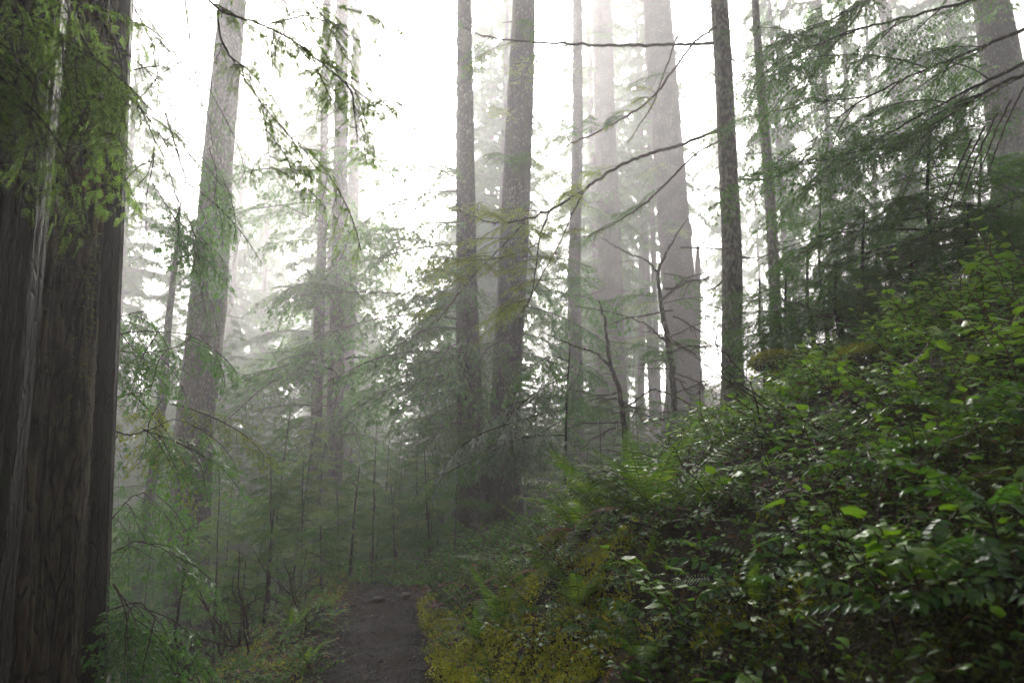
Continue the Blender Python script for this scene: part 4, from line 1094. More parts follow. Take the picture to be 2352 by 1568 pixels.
# ------------------------------------------------------------------ hemlock thicket on the upper bank
BM = [bough_near(630 + i, L=1.3, secl=.36, nsec=16, droop=[.2, .3, .15][i], rise=.08, curve=[.08, -.1, 0][i], hang=.2, rad=.012, detail=.62, nl=.026, step=.0085) for i in range(3)]
def big_bough(label, pts, seed, r0, n, Lr, mes=None, name='hanging_bough', el=(-.6, .1), bl=2.0, lo=.15, sidek=1.1, moss=True):
    o0 = thing(name, at(*pts[0]), label, 'branch'); p0 = np.array(o0.location)
    o, q = path_branch('limb', o0, p0, [(a, b2, c, r0 * (1 - .85 * i / (len(pts) - 1))) for i, (a, b2, c) in enumerate(pts)], seed=seed, moss=moss, k=6, mat='bark_m')
    s_ = random.Random(seed)
    for i in range(n):
        u = lo + (1 - lo) * (i + s_.random() * .8) / n; j = min(int(u * (len(q) - 1)), len(q) - 2)
        dv = q[j + 1] - q[j]; a = math.atan2(dv[1], dv[0]) + (1 if i % 2 else -1) * s_.uniform(.2, sidek)
        part('spray', mes[s_.randrange(len(mes))], o, q[j], (s_.uniform(-.5, .5), -s_.uniform(*el), a), s_.uniform(*Lr) / bl)
RB = [('long hemlock bough slanting down left across the top right corner, highest one', [(2420, -60, 6), (2200, 10, 6.2), (2000, 60, 6.5), (1850, 110, 6.8), (1780, 150, 7)]),
      ('hemlock bough slanting from the right edge toward the stubby trunk, second from top', [(2420, 40, 5.5), (2250, 110, 5.8), (2100, 170, 6.1), (1960, 240, 6.4), (1860, 330, 6.6)]),
      ('mossy limbed hemlock bough slanting down left, third from the top', [(2420, 110, 5.5), (2260, 190, 5.8), (2120, 260, 6.1), (2000, 330, 6.4), (1900, 420, 6.6)]),
      ('drooping hemlock bough in front of the broad dark trunk at the right edge', [(2420, 150, 5), (2300, 190, 5.2), (2200, 250, 5.4), (2100, 330, 5.6), (1980, 370, 5.8)]),
      ('short hemlock bough right at the top edge above the ringed trunks', [(2100, -60, 7), (1980, 10, 7.2), (1880, 60, 7.5), (1800, 90, 7.6)]),
      ('loose thin hemlock bough near the top, left of the pale slanting trunk', [(2050, -80, 8), (1950, 60, 8), (1870, 170, 8), (1810, 260, 8)])]
for i, (lb, pts) in enumerate(RB):
    big_bough(lb, pts, 700 + i, .018, 9, (.8, 1.35), BH)
for i in range(5):   # thin whips hanging at the right edge
    x0 = 2352 - i * 30; 
    o0 = thing('bare_twig', at(x0, 200 + 30 * i, 5.2), ['bare twig hanging beside the broad dark trunk at the right edge', 'forked bare twig hanging at the right edge below the mossy bough'][i % 2], 'twig', 'bare twigs at the right edge')
    path_branch('stem', o0, np.array(o0.location), [(x0, 200 + 30 * i, 5.2, .008), (x0 - 35, 270 + 30 * i, 5.2, .006), (x0 - 70, 360 + 30 * i, 5.2, .005), (x0 - 90, 430 + 25 * i, 5.2, .002)], seed=i, moss=False)
# the young hemlock with level tiers
def tier_tree(px, py0, py1, d, label, tiers, seed, r0=.03, Lr=(.8, 1.4), mes=BH, bl=2.0):
    lo = at(px, py1, d); hi = at(px - 5, py0, d); z = float(ground(lo[0], lo[1])) - .05
    z = min(z, lo[2])
    t = thing('hemlock_sapling', (lo[0], lo[1], z), label, 'sapling'); b0 = np.array([lo[0], lo[1], z])
    P = np.array([[0, 0, 0], [.03, 0, .3 * (hi[2] - z)], [-.02, 0, .6 * (hi[2] - z)], hi - b0]); b = MB()
    s = np.linspace(0, 1, 16); Q = np.stack([np.interp(s, [0, .3, .6, 1], P[:, i]) for i in range(3)], -1)
    b.add(*tube(Q, r0 * (1 - .8 * s) + .003, 8)); part('trunk', b.mesh('trunk', [M['dark']]), t)
    r = random.Random(seed); ulo = max(.12, (lo[2] - z) / (hi[2] - z) - .1)
    for i in range(tiers):
        u = ulo + (1 - ulo) * (i + r.random() * .7) / tiers; q = np.array([np.interp(u, s, Q[:, j]) for j in range(3)])
        L = r.uniform(*Lr) * (1.15 - .7 * (u - ulo) / (1 - ulo))
        part('bough', mes[r.randrange(len(mes))], t, q, (r.uniform(-.75, .75), r.uniform(-.25, .4), i * 2.4 + r.uniform(-.4, .4)), L / bl)
tier_tree(2140, 290, 545, 6.2, 'young dark hemlock with level tiers of boughs standing on the upper bank', 46, 1, Lr=(.9, 1.6), mes=BM, bl=1.3)
tier_tree(1860, 560, 720, 7.2, 'bushy little hemlock on the bank right of the stubby trunk', 32, 2, Lr=(.6, 1.0), mes=BM, bl=1.3)
tier_tree(1990, 480, 690, 6.6, 'fresh green hemlock sapling below the tiered one', 32, 3, Lr=(.6, 1.1), mes=BM, bl=1.3)
tier_tree(2260, 330, 560, 7.6, 'shadowy hemlock sapling right of the tiered one on the upper bank', 30, 4, Lr=(.8, 1.4), mes=BH)
tier_tree(1750, 640, 800, 8.2, 'low feathery hemlock at the foot of the stubby trunk', 26, 5, Lr=(.6, 1.0), mes=BM, bl=1.3)
tier_tree(1925, 620, 760, 6.0, 'dusky low hemlock above the mossy stump', 30, 6, Lr=(.5, .9), mes=BM, bl=1.3)
tier_tree(2100, 560, 690, 6.0, 'dark low hemlock shrub behind the salal on the upper bank', 34, 7, Lr=(.6, 1.0), mes=BM, bl=1.3)
tier_tree(2330, 440, 560, 8.5, 'dim hemlock sapling in front of the broad dark trunk at the right edge', 30, 8, Lr=(.7, 1.2), mes=BH)
tier_tree(2230, 470, 600, 5.6, 'thick dark hemlock shrub just above the tall salal at the upper right', 34, 17, Lr=(.6, 1.1))
tier_tree(2020, 560, 740, 6.8, 'dark shaggy hemlock shrub behind the mossy stump', 34, 18, Lr=(.6, 1.1))
tier_tree(1810, 640, 800, 7.0, 'low dark hemlock shrub between the ringed trunk and the mossy stump', 30, 19, Lr=(.6, 1.0))
tier_tree(1890, 430, 700, 9.0, 'misty hemlock sapling between the stubby trunk and the tiered one', 30, 9, Lr=(.7, 1.2), mes=BH)

# ------------------------------------------------------------------ undergrowth on the bank
SL = [salal_leaf(i) for i in range(6)]
SLm = []
for i in range(6):
    b = MB(); b.add(*SL[i]); SLm.append(b.mesh('leaf', [M['sal']]))
def shrub_layout(r, nst, h, nleaf, leaf=.06, spread=.5):
    """stems as polylines, leaves as (pos, dir, up, size)"""
    stems = []; lp, ld, lu, ls = [], [], [], []
    for k in range(nst):
        a = r.uniform(0, 2 * PI); ln = h * r.uniform(.7, 1.25)
        d = unit(np.array([math.cos(a) * spread, math.sin(a) * spread - .15, 1.0])); t = np.linspace(0, 1, 8)
        P = np.array([d * ln * q for q in t]) + np.array([math.cos(a), math.sin(a), -.55]) * (ln * .35 * t * t)[:, None] + r.normal(0, .012, (8, 3)) * t[:, None]
        stems.append(P)
        for i in range(nleaf):
            u = .25 + .75 * (i + .5) / nleaf; j = u * 7; ja = min(int(j), 6); p = P[ja] * (1 - (j - ja)) + P[ja + 1] * (j - ja)
            dd = unit(P[ja + 1] - P[ja]); sd = unit(np.cross(dd, [0, 0, 1.0]) + 1e-4) * (1 if i % 2 else -1)
            dr = unit(dd * r.uniform(.2, .8) + sd * r.uniform(.6, 1.0) + np.array([0, 0, r.uniform(-.35, .25)]))
            if i == nleaf - 1: dr = unit(dd + np.array([0, 0, -.1]))
            lp.append(p + dr * .008); ld.append(dr); lu.append(unit(np.array([r.normal(0, .3), r.normal(0, .3) , 1.0]))); ls.append(leaf * r.uniform(.45, 1.3))
    return stems, np.array(lp), np.array(ld), np.array(lu), np.array(ls)
def shrub_mesh(seed, mat='sal', stem='twig_r', **k):
    r = np.random.default_rng(seed); stems, lp, ld, lu, ls = shrub_layout(r, **k); b = MB()
    for P in stems: b.add(*tube(P, .0022, 4), 0)
    Mx = frames(ld, lu); w_ = r.integers(0, 6, len(lp))
    for q in range(6):
        m = w_ == q
        if m.any(): b.add(*scatter(SL[q][0], SL[q][1], Mx[m], lp[m], ls[m]), 1)
    return b.mesh('salal_shrub', [M[stem], M[mat]])
SH = [shrub_mesh(i, nst=8, h=.36, nleaf=9, leaf=.062) for i in range(6)]
SHV = [shrub_mesh(30 + i, mat='gro2', nst=9, h=.30, nleaf=12, leaf=.036, spread=.7) for i in range(4)]
SHS = [shrub_mesh(20 + i, mat='gro', nst=9, h=.30, nleaf=12, leaf=.034, spread=.7) for i in range(4)]
def salal_parts(loc, seed, label, scale=1.0, rot=0, nst=4, h=.4, nleaf=8, leaf=.07, spread=.5, group=None, mat=None):
    """a near shrub: every leaf an object of its own"""
    r = np.random.default_rng(seed); stems, lp, ld, lu, ls = shrub_layout(r, nst, h, nleaf, leaf, spread)
    t = thing('salal_shrub', loc, label, 'shrub', group, (0, 0, rot), scale)
    b = MB()
    for P in stems: b.add(*tube(P, .0026, 5))
    part('stem', b.mesh('stem', [M['twig_r']]), t)
    Mx = frames(ld, lu)
    for i in range(len(lp)):
        m4 = Matrix.Identity(4)
        for a in range(3):
            for c in range(3): m4[a][c] = float(Mx[i][a][c] * ls[i])
            m4[a][3] = float(lp[i][a])
        part('leaf', SLm[int(r.integers(0, 6))], t, mat=m4)
    return t

def fern_frond(seed, L=.8, arch=.55, mat='fern', npair=27, pl=.10, dead=False):
    r = np.random.default_rng(seed); b = MB(); s = np.linspace(0, 1, 18)
    P = np.stack([L * (s * .86), .04 * L * np.sin(s * 3 + seed), L * (.75 * s - arch * s * s * 1.25)], -1)
    b.add(*tube(P, .0028 * (1 - .8 * s) + .0006, 4), 0)
    u = np.repeat(np.linspace(.12, .99, npair), 2); sd = np.tile([1, -1], npair)
    i = u * 17; a = np.minimum(i.astype(int), 16); fr = (i - a)[:, None]
    pp = P[a] * (1 - fr) + P[a + 1] * fr; dd = unit(P[a + 1] - P[a])
    side = np.stack([np.zeros(len(u)), np.ones(len(u)), np.zeros(len(u))], -1) * sd[:, None]
    up = unit(np.cross(dd, side) * sd[:, None])
    ln = pl * (np.minimum(1, (u - .02) * 5) ** .8) * (1 - u) ** .55 * r.uniform(.9, 1.1, len(u)) * 1.25 + .008
    d3 = unit(side + dd * .28 + up * r.uniform(-.25, .1, len(u))[:, None])
    wd = np.full(len(u), L * .86 / npair * .78)
    v, f = scatter(PINNA[0], PINNA[1], frames(d3, up), pp, np.stack([ln, wd * (1 - .4 * u), ln * 1.6], -1)); b.add(v, f, 1)
    return b.mesh('frond', [M['twig_g'], M[mat]])
FR = [fern_frond(i, arch=[.45, .6, .7, .3][i]) for i in range(4)]
FRD = [fern_frond(9 + i, arch=.8, mat='fern_d', npair=26) for i in range(2)]
def fern(loc, n, scale, label, seed=0, azs=None, els=(.1, .6), dead=1, group=None):
    t = thing('sword_fern', loc, label, 'fern', group)
    r = random.Random(seed)
    for i in range(n):
        a = (azs[i] if azs and i < len(azs) else i * 2.4 + r.uniform(-.4, .4))
        part('frond', FR[r.randrange(4)], t, (0, 0, 0), (r.uniform(-.3, .3), -r.uniform(*els), a), scale * r.uniform(.75, 1.15))
    for i in range(dead):
        part('frond', FRD[i % 2], t, (0, 0, .01), (0, r.uniform(.0, .4), r.uniform(0, 6)), scale * .8)
    return t

def leaflet(seed):
    us = [0, .15, .4, .7, 1]; ws = [.02, .17, .22, .15, 0]; v = []
    for i, (u, ww) in enumerate(zip(us, ws)):
        for s in (-1, 0, 1): v.append((u, s * ww * (1 + .12 * (i % 2)), -.22 * u * u + .10 * abs(s) - (.04 if s and i % 2 else 0)))
    f = []
    for i in range(4):
        for j in range(2): a = i * 3 + j; f.append((a, a + 3, a + 4, a + 1))
    return np.array(v), np.array(f)
LF = leaflet(0)
def holly_leaf(seed, L=.34, np_=8, ll=.075):
    """a compound leaf: paired glossy leaflets on a curved stalk"""
    r = np.random.default_rng(seed); b = MB(); s = np.linspace(0, 1, 12)
    P = np.stack([L * s, .05 * L * np.sin(s * 3), L * (.35 * s - .5 * s * s)], -1)
    b.add(*tube(P, .0018 * (1 - .5 * s), 4), 0)
    u = np.append(np.repeat(np.linspace(.22, .93, np_), 2), 1.0); sd = np.append(np.tile([1, -1], np_), 0)
    i = u * 11; a = np.minimum(i.astype(int), 10); fr = (i - a)[:, None]; pp = P[a] * (1 - fr) + P[a + 1] * fr; dd = unit(P[a + 1] - P[a])
    d3 = unit(np.stack([np.zeros(len(u)), sd, np.zeros(len(u))], -1) + dd * .35 + np.array([0, 0, -.25]) + r.normal(0, .08, (len(u), 3)))
    ln = ll * (1 - .35 * np.abs(u - .5)) * r.uniform(.85, 1.1, len(u))
    b.add(*scatter(LF[0], LF[1], frames(d3, unit(np.array([0, 0, 1.]) + r.normal(0, .15, (len(u), 3)))), pp, ln), 1)
    return b.mesh('leaf', [M['twig_g'], M['mah']])
HL = [holly_leaf(i, L=.28, np_=7, ll=.058) for i in range(3)]
def grape(loc, n, label, seed=0, scale=1.0, azs=None, group=None):
    t = thing('oregon_grape', loc, label, 'shrub', group)
    r = random.Random(seed); b = MB(); b.add(*tube([(0, 0, -.05), (.01, 0, .06), (0, .01, .16 * scale)], [.005, .004, .003], 5)); part('stem', b.mesh('stem', [M['twig']]), t)
    for i in range(n):
        a = azs[i] if azs and i < len(azs) else i * 2.4 + r.uniform(-.4, .4)
        part('leaf', HL[r.randrange(3)], t, (0, 0, .15 * scale), (r.uniform(-.2, .2), -r.uniform(.0, .7), a), scale * r.uniform(.75, 1.15))
    return t

def on(px, py, dmin=1.0, dmax=14.0):
    """where the sight line through (px, py) meets the ground"""
    ds = np.linspace(dmin, dmax, 500); P = np.array([at(px, py, d) for d in ds]); g = ground(P[:, 0], P[:, 1])
    hit = np.nonzero(P[:, 2] < g)[0]
    if len(hit) == 0: return None
    q = P[hit[0]]; return np.array([q[0], q[1], g[hit[0]]])

# sword ferns as photographed: (px, py of the crown, scale, fronds, first directions)
FE = [(1500, 1205, .95, 10, [PI * .98, PI * .9, PI * 1.1, .3, PI * .75], 'sword fern with tall yellow green fronds arching left over the bank, under the ringed trunk'),
      (1400, 1195, .8, 8, [PI, PI * 1.15, PI * .85], 'sword fern whose thin fronds reach left toward the dark pair'),
      (1430, 1020, .7, 7, [PI * .5, PI * .8, .4], 'yellow green fern on the crest of the bank left of the ringed trunk'),
      (1640, 1000, .85, 6, [PI * .3, PI * .45, PI * .6], 'upright olive fern at the foot of the ringed trunk'),
      (1330, 1240, .75, 8, [PI, PI * 1.1, PI * .9], 'bright sword fern with one long frond level over the trail bank'),
      (1270, 1330, .7, 9, [PI, PI * .85, PI * 1.2], 'soft green fern on the face of the bank below the bright one'),
      (1180, 1340, .6, 7, None, 'bluish green fern beside the bush right of the trail'),
      (1100, 1480, .5, 7, [PI * 1.0, PI * 1.2], 'small fern at the right edge of the gravel'),
      (1155, 1440, .55, 7, None, 'drooping fern between the moss bank and the bush by the trail'),
      (1330, 1400, .5, 6, None, 'ragged little fern in the leafy bank above the yellow moss'),
      (1480, 1540, .45, 6, [PI * .9, .1], 'small wet fern at the bottom of the bank'),
      (1600, 1180, .55, 6, None, 'small fern among the glossy leaves under the ringed trunk'),
      (1250, 1290, .45, 6, [PI, PI * .8], 'young fern under the level frond'),
      (705, 1530, .3, 6, None, 'fern on the left verge of the trail, nearest one'), (680, 1450, .45, 8, None, 'fern below the left verge in front of the saplings'),
      (765, 1420, .28, 6, None, 'small fern on the left verge halfway along the trail'), (745, 1400, .35, 7, None, 'fern just behind the left verge near the mossy mound')]
for i, (px, py, sc, n, azs, lb) in enumerate(FE):
    p = on(px, py)
    if p is None: p = at(px, py, 6.5); p[2] = ground(p[0], p[1])
    fern(p, n + 1, sc * 1.15, lb, seed=800 + i, azs=azs, group='sword ferns')
GR = [(1500, 1500, .9, [PI, PI * .85, 0], 'low holly leaved shrub at the foot of the bank, second from the bottom left'), (1720, 1450, 1.0, [PI * 1.1, PI * .9], 'glossy holly leaved shrub with drooping leaflets left of the big round leaf'),
      (1850, 1330, .9, None, 'glossy holly leaved shrub in the middle of the lower bank'), (2060, 1540, 1.0, [PI * .8, PI * .3, 0], 'dark holly leaved shrub at the very bottom of the bank'),
      (2290, 1300, 1.0, [PI, PI * .9], 'holly leaved shrub at the right edge with wet shining leaflets'), (2000, 1150, .9, None, 'holly leaved shrub in the middle of the bank among salal'),
      (2250, 1050, 1.0, None, 'holly leaved shrub near the right edge above the wet one'), (1350, 1500, .7, None, 'holly leaved seedling on the yellow moss'), (1250, 1440, .6, [PI, 0], 'pale holly leaved sprig standing out over the yellow moss'),
      (1620, 1330, .8, None, 'holly leaved shrub below the dangling round leaf'), (2150, 1420, .9, None, 'holly leaved shrub in the dark hollow at lower right'), (1950, 1000, .9, None, 'holly leaved shrub below the mossy stump'),
      (1450, 1380, .7, None, 'small holly leaved shrub in the leafy bank left of the round leaf'), (2330, 1500, .9, None, 'holly leaved shrub in the bottom right corner'), (1580, 1060, .7, None, 'yellowish holly leaved shrub beneath the upright olive fern'),
      (1300, 1360, .6, None, 'yellow green holly leaved shrub at the lip of the bank')]
for i, (px, py, sc, azs, lb) in enumerate(GR):
    p = on(px, py)
    if p is None: continue
    grape(p, 6, lb, seed=900 + i, scale=sc * .9, azs=azs, group='holly leaved shrubs on the bank')

PLM = [(1500, 1100, 'the tall yellow green fern'), (1400, 1195, 'the thin arching fern'), (1430, 1000, 'the crest fern'), (1640, 1000, 'the upright olive fern'), (1330, 1260, 'the level fronded fern'), (1270, 1340, 'the soft green fern'),
       (1985, 800, 'the mossy stump'), (1690, 950, 'the foot of the ringed trunk'), (1790, 820, 'the golden moss stump'), (2140, 560, 'the tiered hemlock'), (2290, 1440, 'the dark mossy lump'), (2290, 1280, 'the wet holly shrub'), (2060, 1500, 'the bottom holly shrub'),
       (1720, 1430, 'the drooping holly leaflets'), (1545, 1225, 'the big pale round leaf'), (2260, 560, 'the tall upper salal'), (2320, 700, 'the largest bright leaves'), (1850, 930, 'the row of light green leaves'), (1250, 1450, 'the pale holly sprig'), (1850, 1330, 'the mid bank holly shrub'), (1950, 1080, 'the holly shrub below the stump'), (1600, 1180, 'the little fern by the ringed trunk'), (2150, 1420, 'the dark hollow'), (1120, 1480, 'the gravel edge')]
def plant_lm(px, py):
    q = min(PLM, key=lambda a: math.hypot(a[0] - px, a[1] - py)); dx_, dy_ = px - q[0], py - q[1]; dd_ = math.hypot(dx_, dy_)
    w_ = ('right of ' if dx_ > 0 else 'left of ') if abs(dx_) > 1.6 * abs(dy_) else ('below ' if dy_ > 0 else 'above ') if abs(dy_) > 1.6 * abs(dx_) else (('below and right of ' if dx_ > 0 else 'below and left of ') if dy_ > 0 else ('above and right of ' if dx_ > 0 else 'above and left of '))
    return ('just ' if dd_ < 55 else '') + w_ + q[2]
# salal: nearest and most prominent ones leaf by leaf, the rest as whole shrubs
r = random.Random(11)
def region(px, py):
    if px > 2050: return 'at the right edge of the bank' if py > 1000 else 'on the upper bank at the right'
    if px > 1750: return 'around the mossy stump' if py < 1000 else 'in the middle of the bank'
    if px > 1500: return 'below the ringed trunk' if py < 1250 else 'on the lower middle of the bank'
    return 'near the sword ferns' if py < 1300 else 'above the yellow moss'
def col_row(p):
    q = np.array(p) - CAM; y = q[1] * math.cos(PITCH) + q[2] * math.sin(PITCH); z = -q[1] * math.sin(PITCH) + q[2] * math.cos(PITCH)
    return 1176 + F * q[0] / y, 784 - F * z / y
HEROES = [(1745, 960, 4.6, 'pale topped salal sprig with big upturned leaves left of the mossy stump'), (1850, 930, 4.2, 'salal sprig with a row of light green leaves below the mossy stump'), (2120, 690, 4.3, 'tall salal sprig rising highest on the bank'),
          (2240, 505, 4.3, 'tall salal at the upper right with bright green leaves'), (2200, 750, 3.6, 'leafy salal above the right end of the mossy stump'), (2300, 515, 4.0, 'topmost salal sprig against the dark conifers at the right edge'), (2185, 575, 4.4, 'salal sprig just left of and below the tall upper salal'), (2340, 590, 3.6, 'leafy salal at the right edge above the largest bright leaves'), (2090, 640, 4.6, 'salal sprig at the left end of the upper salal thicket'), (2320, 700, 3.0, 'salal with the largest bright leaves at the right edge'),
          (1560, 1260, 3.0, 'salal sprig holding one big pale round leaf on the middle of the bank'), (2040, 820, 3.6, 'salal sprig leaning over the mossy stump'), (2230, 900, 2.8, 'dense salal at the right edge at mid height'),
          (2130, 1480, 2.0, 'salal leaf cluster low at the right near the dark hollow'), (1900, 1240, 2.8, 'salal in the middle of the bank with dark glossy leaves'), (1680, 1120, 3.6, 'bright salal below the ringed trunk')]
for i, (px, py, d, lb) in enumerate(HEROES):
    p = at(px, py, d); g = float(ground(p[0], p[1])); h = max(.28, p[2] - g + .12)
    salal_parts((p[0], p[1], g - .03), 50 + i, lb, 1.0, 0, nst=6, h=h, nleaf=10, leaf=.068, spread=.38)
cnt = 0; placed = []
while cnt < 285:
    y = .9 + 7.6 * r.random() ** 1.55; lat = .95 + 6.5 * r.random() ** 1.15
    x = float(cx_of(y)) + lat
    if math.hypot(x, y) < 1.3: continue
    z = float(ground(x, y)); px, py = col_row((x, y, z + .2))
    if px < 1180 or px > 2480 or py > 1800: continue
    if lat < 1.7 and y > 2.6 and r.random() < .65: continue
    # leave the dark hollow at the lower right thin
    if 1950 < px < 2352 and 1330 < py < 1568 and r.random() < .2: continue
    if any((x - a) ** 2 + (y - b_) ** 2 < .16 ** 2 for a, b_ in placed): continue
    placed.append((x, y)); cnt += 1
    near = math.hypot(x, y) < 3.1
    lb = 'glossy green salal shrub ' + plant_lm(px, py)
    g_ = 'salal shrubs covering the bank'
    if near:
        salal_parts((x, y, z - .03), 1000 + cnt, lb, 1, r.uniform(0, 6), nst=4, h=r.uniform(.22, .4), nleaf=6, leaf=r.uniform(.05, .07), group=g_)
    else:
        small = lat < 2.0 or r.random() < .35
        me = (SHS if small else SH)[r.randrange(4)]
        single('small_leaved_shrub' if small else 'salal_shrub', me, (x, y, z - .03), lb.replace('glossy green salal', 'small leaved evergreen') if small else lb, 'shrub', 'small leaved shrubs covering the bank' if small else g_, (r.uniform(-.25, .1), r.uniform(-.3, .15), r.uniform(0, 6)), r.uniform(.75, 1.25))
for i in range(60):
    y = r.uniform(2.3, 7.2); lat = r.uniform(.62, 1.9); x = float(cx_of(y)) + lat
    single('small_leaved_shrub', SHS[r.randrange(4)], (x, y, float(ground(x, y)) - .03), 'glossy leaved sprig ' + plant_lm(*col_row((x, y, float(ground(x, y))))), 'shrub', 'sprigs on the steep face of the cut bank', (r.uniform(-.2, .3), r.uniform(-.8, -.1), r.uniform(0, 6)), r.uniform(.45, .9))
for i in range(22):
    y = r.uniform(2.6, 7.5); lat = r.uniform(.7, 2.4); x = float(cx_of(y)) + lat
    fern((x, y, float(ground(x, y))), 5, r.uniform(.25, .5), 'small dark fern ' + plant_lm(*col_row((x, y, float(ground(x, y))))), seed=850 + i, dead=1 if i % 2 else 0, group='small ferns on the face of the cut bank')
# the bush right of the trail end and the verges
for i in range(34):
    y = r.uniform(6.0, 11.5); lat = r.uniform(.62, 1.7); x = float(cx_of(y)) + lat
    single('small_leaved_shrub', SHV[r.randrange(4)], (x, y, float(ground(x, y)) - .02), ('bluish green bush in the clump right of the trail end, ' + ('front' if y < 7.5 else 'middle' if y < 9.5 else 'back') + (' beside the gravel' if lat < 1 else ' against the bank')), 'shrub', 'bushes clumped right of the trail end', (0, 0, r.uniform(0, 6)), r.uniform(1.0, 1.7))
for i in range(36):
    y = r.uniform(4.0, 9.5); lat = r.uniform(.42, .72); x = float(cx_of(y)) + lat
    single('small_leaved_shrub', SHV[r.randrange(4)], (x, y, float(ground(x, y)) - .03), 'low sprig spilling onto the right edge of the gravel', 'shrub', 'sprigs along the right edge of the gravel', (0, 0, r.uniform(0, 6)), r.uniform(.22, .5))
for i in range(80):
    y = r.uniform(4.0, 11); lat = -r.uniform(.40, 1.25); x = float(cx_of(y)) + lat
    single('small_leaved_shrub', SHV[r.randrange(4)], (x, y, float(ground(x, y)) - .03), ('low leafy plant ' + ('right on' if lat > -.75 else 'just behind') + ' the left verge of the trail, ' + ('nearest stretch' if y < 5.5 else 'middle stretch' if y < 7.5 else 'far stretch' if y < 9.5 else 'by the mossy mound')), 'shrub', 'low plants edging the left verge', (0, 0, r.uniform(0, 6)), r.uniform(.4, .95))

# ground cover, moss, litter: nobody could count these
def cover(n, yr, latr, seed, dens=None):
    r = np.random.default_rng(seed)
    y = yr[0] + (yr[1] - yr[0]) * r.random(n) ** 1.3; lat = latr[0] + (latr[1] - latr[0]) * r.random(n); x = cx_of(y) + lat
    return x, y, lat, r
def leaves_stuff(name, n, yr, latr, seed, mat, size, lift, shapes=SL, flat=.5, label=None, cond=None):
    x, y, lat, r = cover(n, yr, latr, seed)
    if cond is not None: m = cond(x, y, lat, r); x, y, lat = x[m], y[m], lat[m]
    n = len(x); z = ground(x, y) + r.uniform(*lift, n)
    a = r.uniform(0, 2 * PI, n); d = unit(np.stack([np.cos(a), np.sin(a), r.uniform(-.4, .3, n)], -1))
    up = unit(np.stack([r.normal(-.25, flat, n), r.normal(-.2, flat, n), np.ones(n)], -1))
    sz = r.uniform(*size, n) * np.clip(np.hypot(x, y) / 5, .75, 1.6)
    b = MB(); k = r.integers(0, len(shapes), n); Mx = frames(d, up)
    for q in range(len(shapes)):
        m = k == q
        if m.any(): b.add(*scatter(shapes[q][0], shapes[q][1], Mx[m], np.stack([x, y, z], -1)[m], sz[m]), 0)
    return single(name, b.mesh(name, [M[mat]]), (0, 0, 0), label, None, kind='stuff')
SIMPLE = [blade(.30, ((0, .08), (.3, 1), (.7, .75), (1, .02)), .12, .2), blade(.24, ((0, .08), (.4, 1), (.8, .6), (1, .02)), .25, .3)]
leaves_stuff('ground_cover', 2600, (.8, 3.0), (.9, 3.0), 21, 'gro', (.03, .06), (.02, .14), SIMPLE, .45, 'small glossy green leaves on the near foot of the bank')
leaves_stuff('ground_cover', 26000, (1.0, 9.5), (.8, 8), 1, 'gro', (.028, .058), (.02, .16), SIMPLE, .45, 'small glossy green leaves covering the bank', lambda x, y, l, r: (l > 1.5) | (r.random(len(x)) < .35))
leaves_stuff('undergrowth', 9000, (8, 22), (.7, 12), 2, 'gro2', (.035, .06), (.02, .4), SIMPLE, .5, 'leafy undergrowth beyond the bank')
leaves_stuff('undergrowth', 9000, (4, 16), (-6, -.5), 3, 'gro2', (.025, .045), (.0, .14), SIMPLE, .4, 'green ground cover left of the trail', lambda x, y, l, r: (l > -1.3) | (r.random(len(x)) < .5))
leaves_stuff('leaf_litter', 5200, (1.0, 9), (.5, 6), 4, 'lit', (.03, .06), (.0, .05), SIMPLE, .6, 'brown dead leaves lying on the bank')
leaves_stuff('leaf_litter', 4200, (3.5, 10), (-.62, .62), 5, 'lit', (.008, .028), (.004, .012), SIMPLE, .25, 'brown and reddish needles and leaf scraps on the trail', lambda x, y, l, r: r.random(len(x)) < (np.abs(l) / .55) ** 2.5 + .05)
leaves_stuff('leaf_litter', 2500, (4, 12), (-4, -.5), 6, 'lit', (.02, .05), (.0, .04), SIMPLE, .5, 'brown dead leaves left of the trail')
# moss
TUFT = (np.array([(0, .5, 0), (0, -.5, 0), (.6, -.25, .25), (1, 0, .15), (.6, .25, .25)]), np.array([(0, 1, 2, 3, 4)]))
def moss_stuff(n, yr, latr, seed, mat, size, label, cond=None):
    x, y, lat, r = cover(n, yr, latr, seed)
    if cond is not None: m = cond(x, y, lat, r); x, y, lat = x[m], y[m], lat[m]
    n = len(x); z = ground(x, y); e = .02
    nx_ = -(ground(x + e, y) - ground(x - e, y)) / (2 * e); ny_ = -(ground(x, y + e) - ground(x, y - e)) / (2 * e)
    nn = unit(np.stack([nx_, ny_, np.ones(n)], -1))
    bump_ = .02 + .05 * np.clip(n2(x, z + y, 7, 1), 0, 1)
    P = np.stack([x, y, z], -1) + nn * (bump_ * r.random(n))[:, None]
    d = unit(nn * r.uniform(.1, .9, n)[:, None] + unit(r.normal(0, 1, (n, 3))) * .8 + np.array([0, 0, -.25]))
    s_ = r.uniform(*size, n); b = MB()
    b.add(*scatter(TUFT[0], TUFT[1], frames(d, unit(nn + r.normal(0, .4, (n, 3)))), P, np.stack([s_ * 1.1, s_ * .55, s_], -1)), 0)
    return single('moss', b.mesh('moss', [M[mat]]), (0, 0, 0), label, None, kind='stuff')
moss_stuff(95000, (2.2, 8.0), (.36, 2.1), 1, 'moss', (.012, .030), 'thick yellow green moss on the cut bank beside the trail', lambda x, y, l, r: (l > .36 + .16 * r.random(len(x)) + .08 * n2(y, y, 5, 1)) & (n2(x * 1.6, y * 1.2, 1.9, 2) + r.normal(0, .2, len(x)) > 1.7 * (l - 1.0) + np.where(y > 5.5, .6, -.35)))
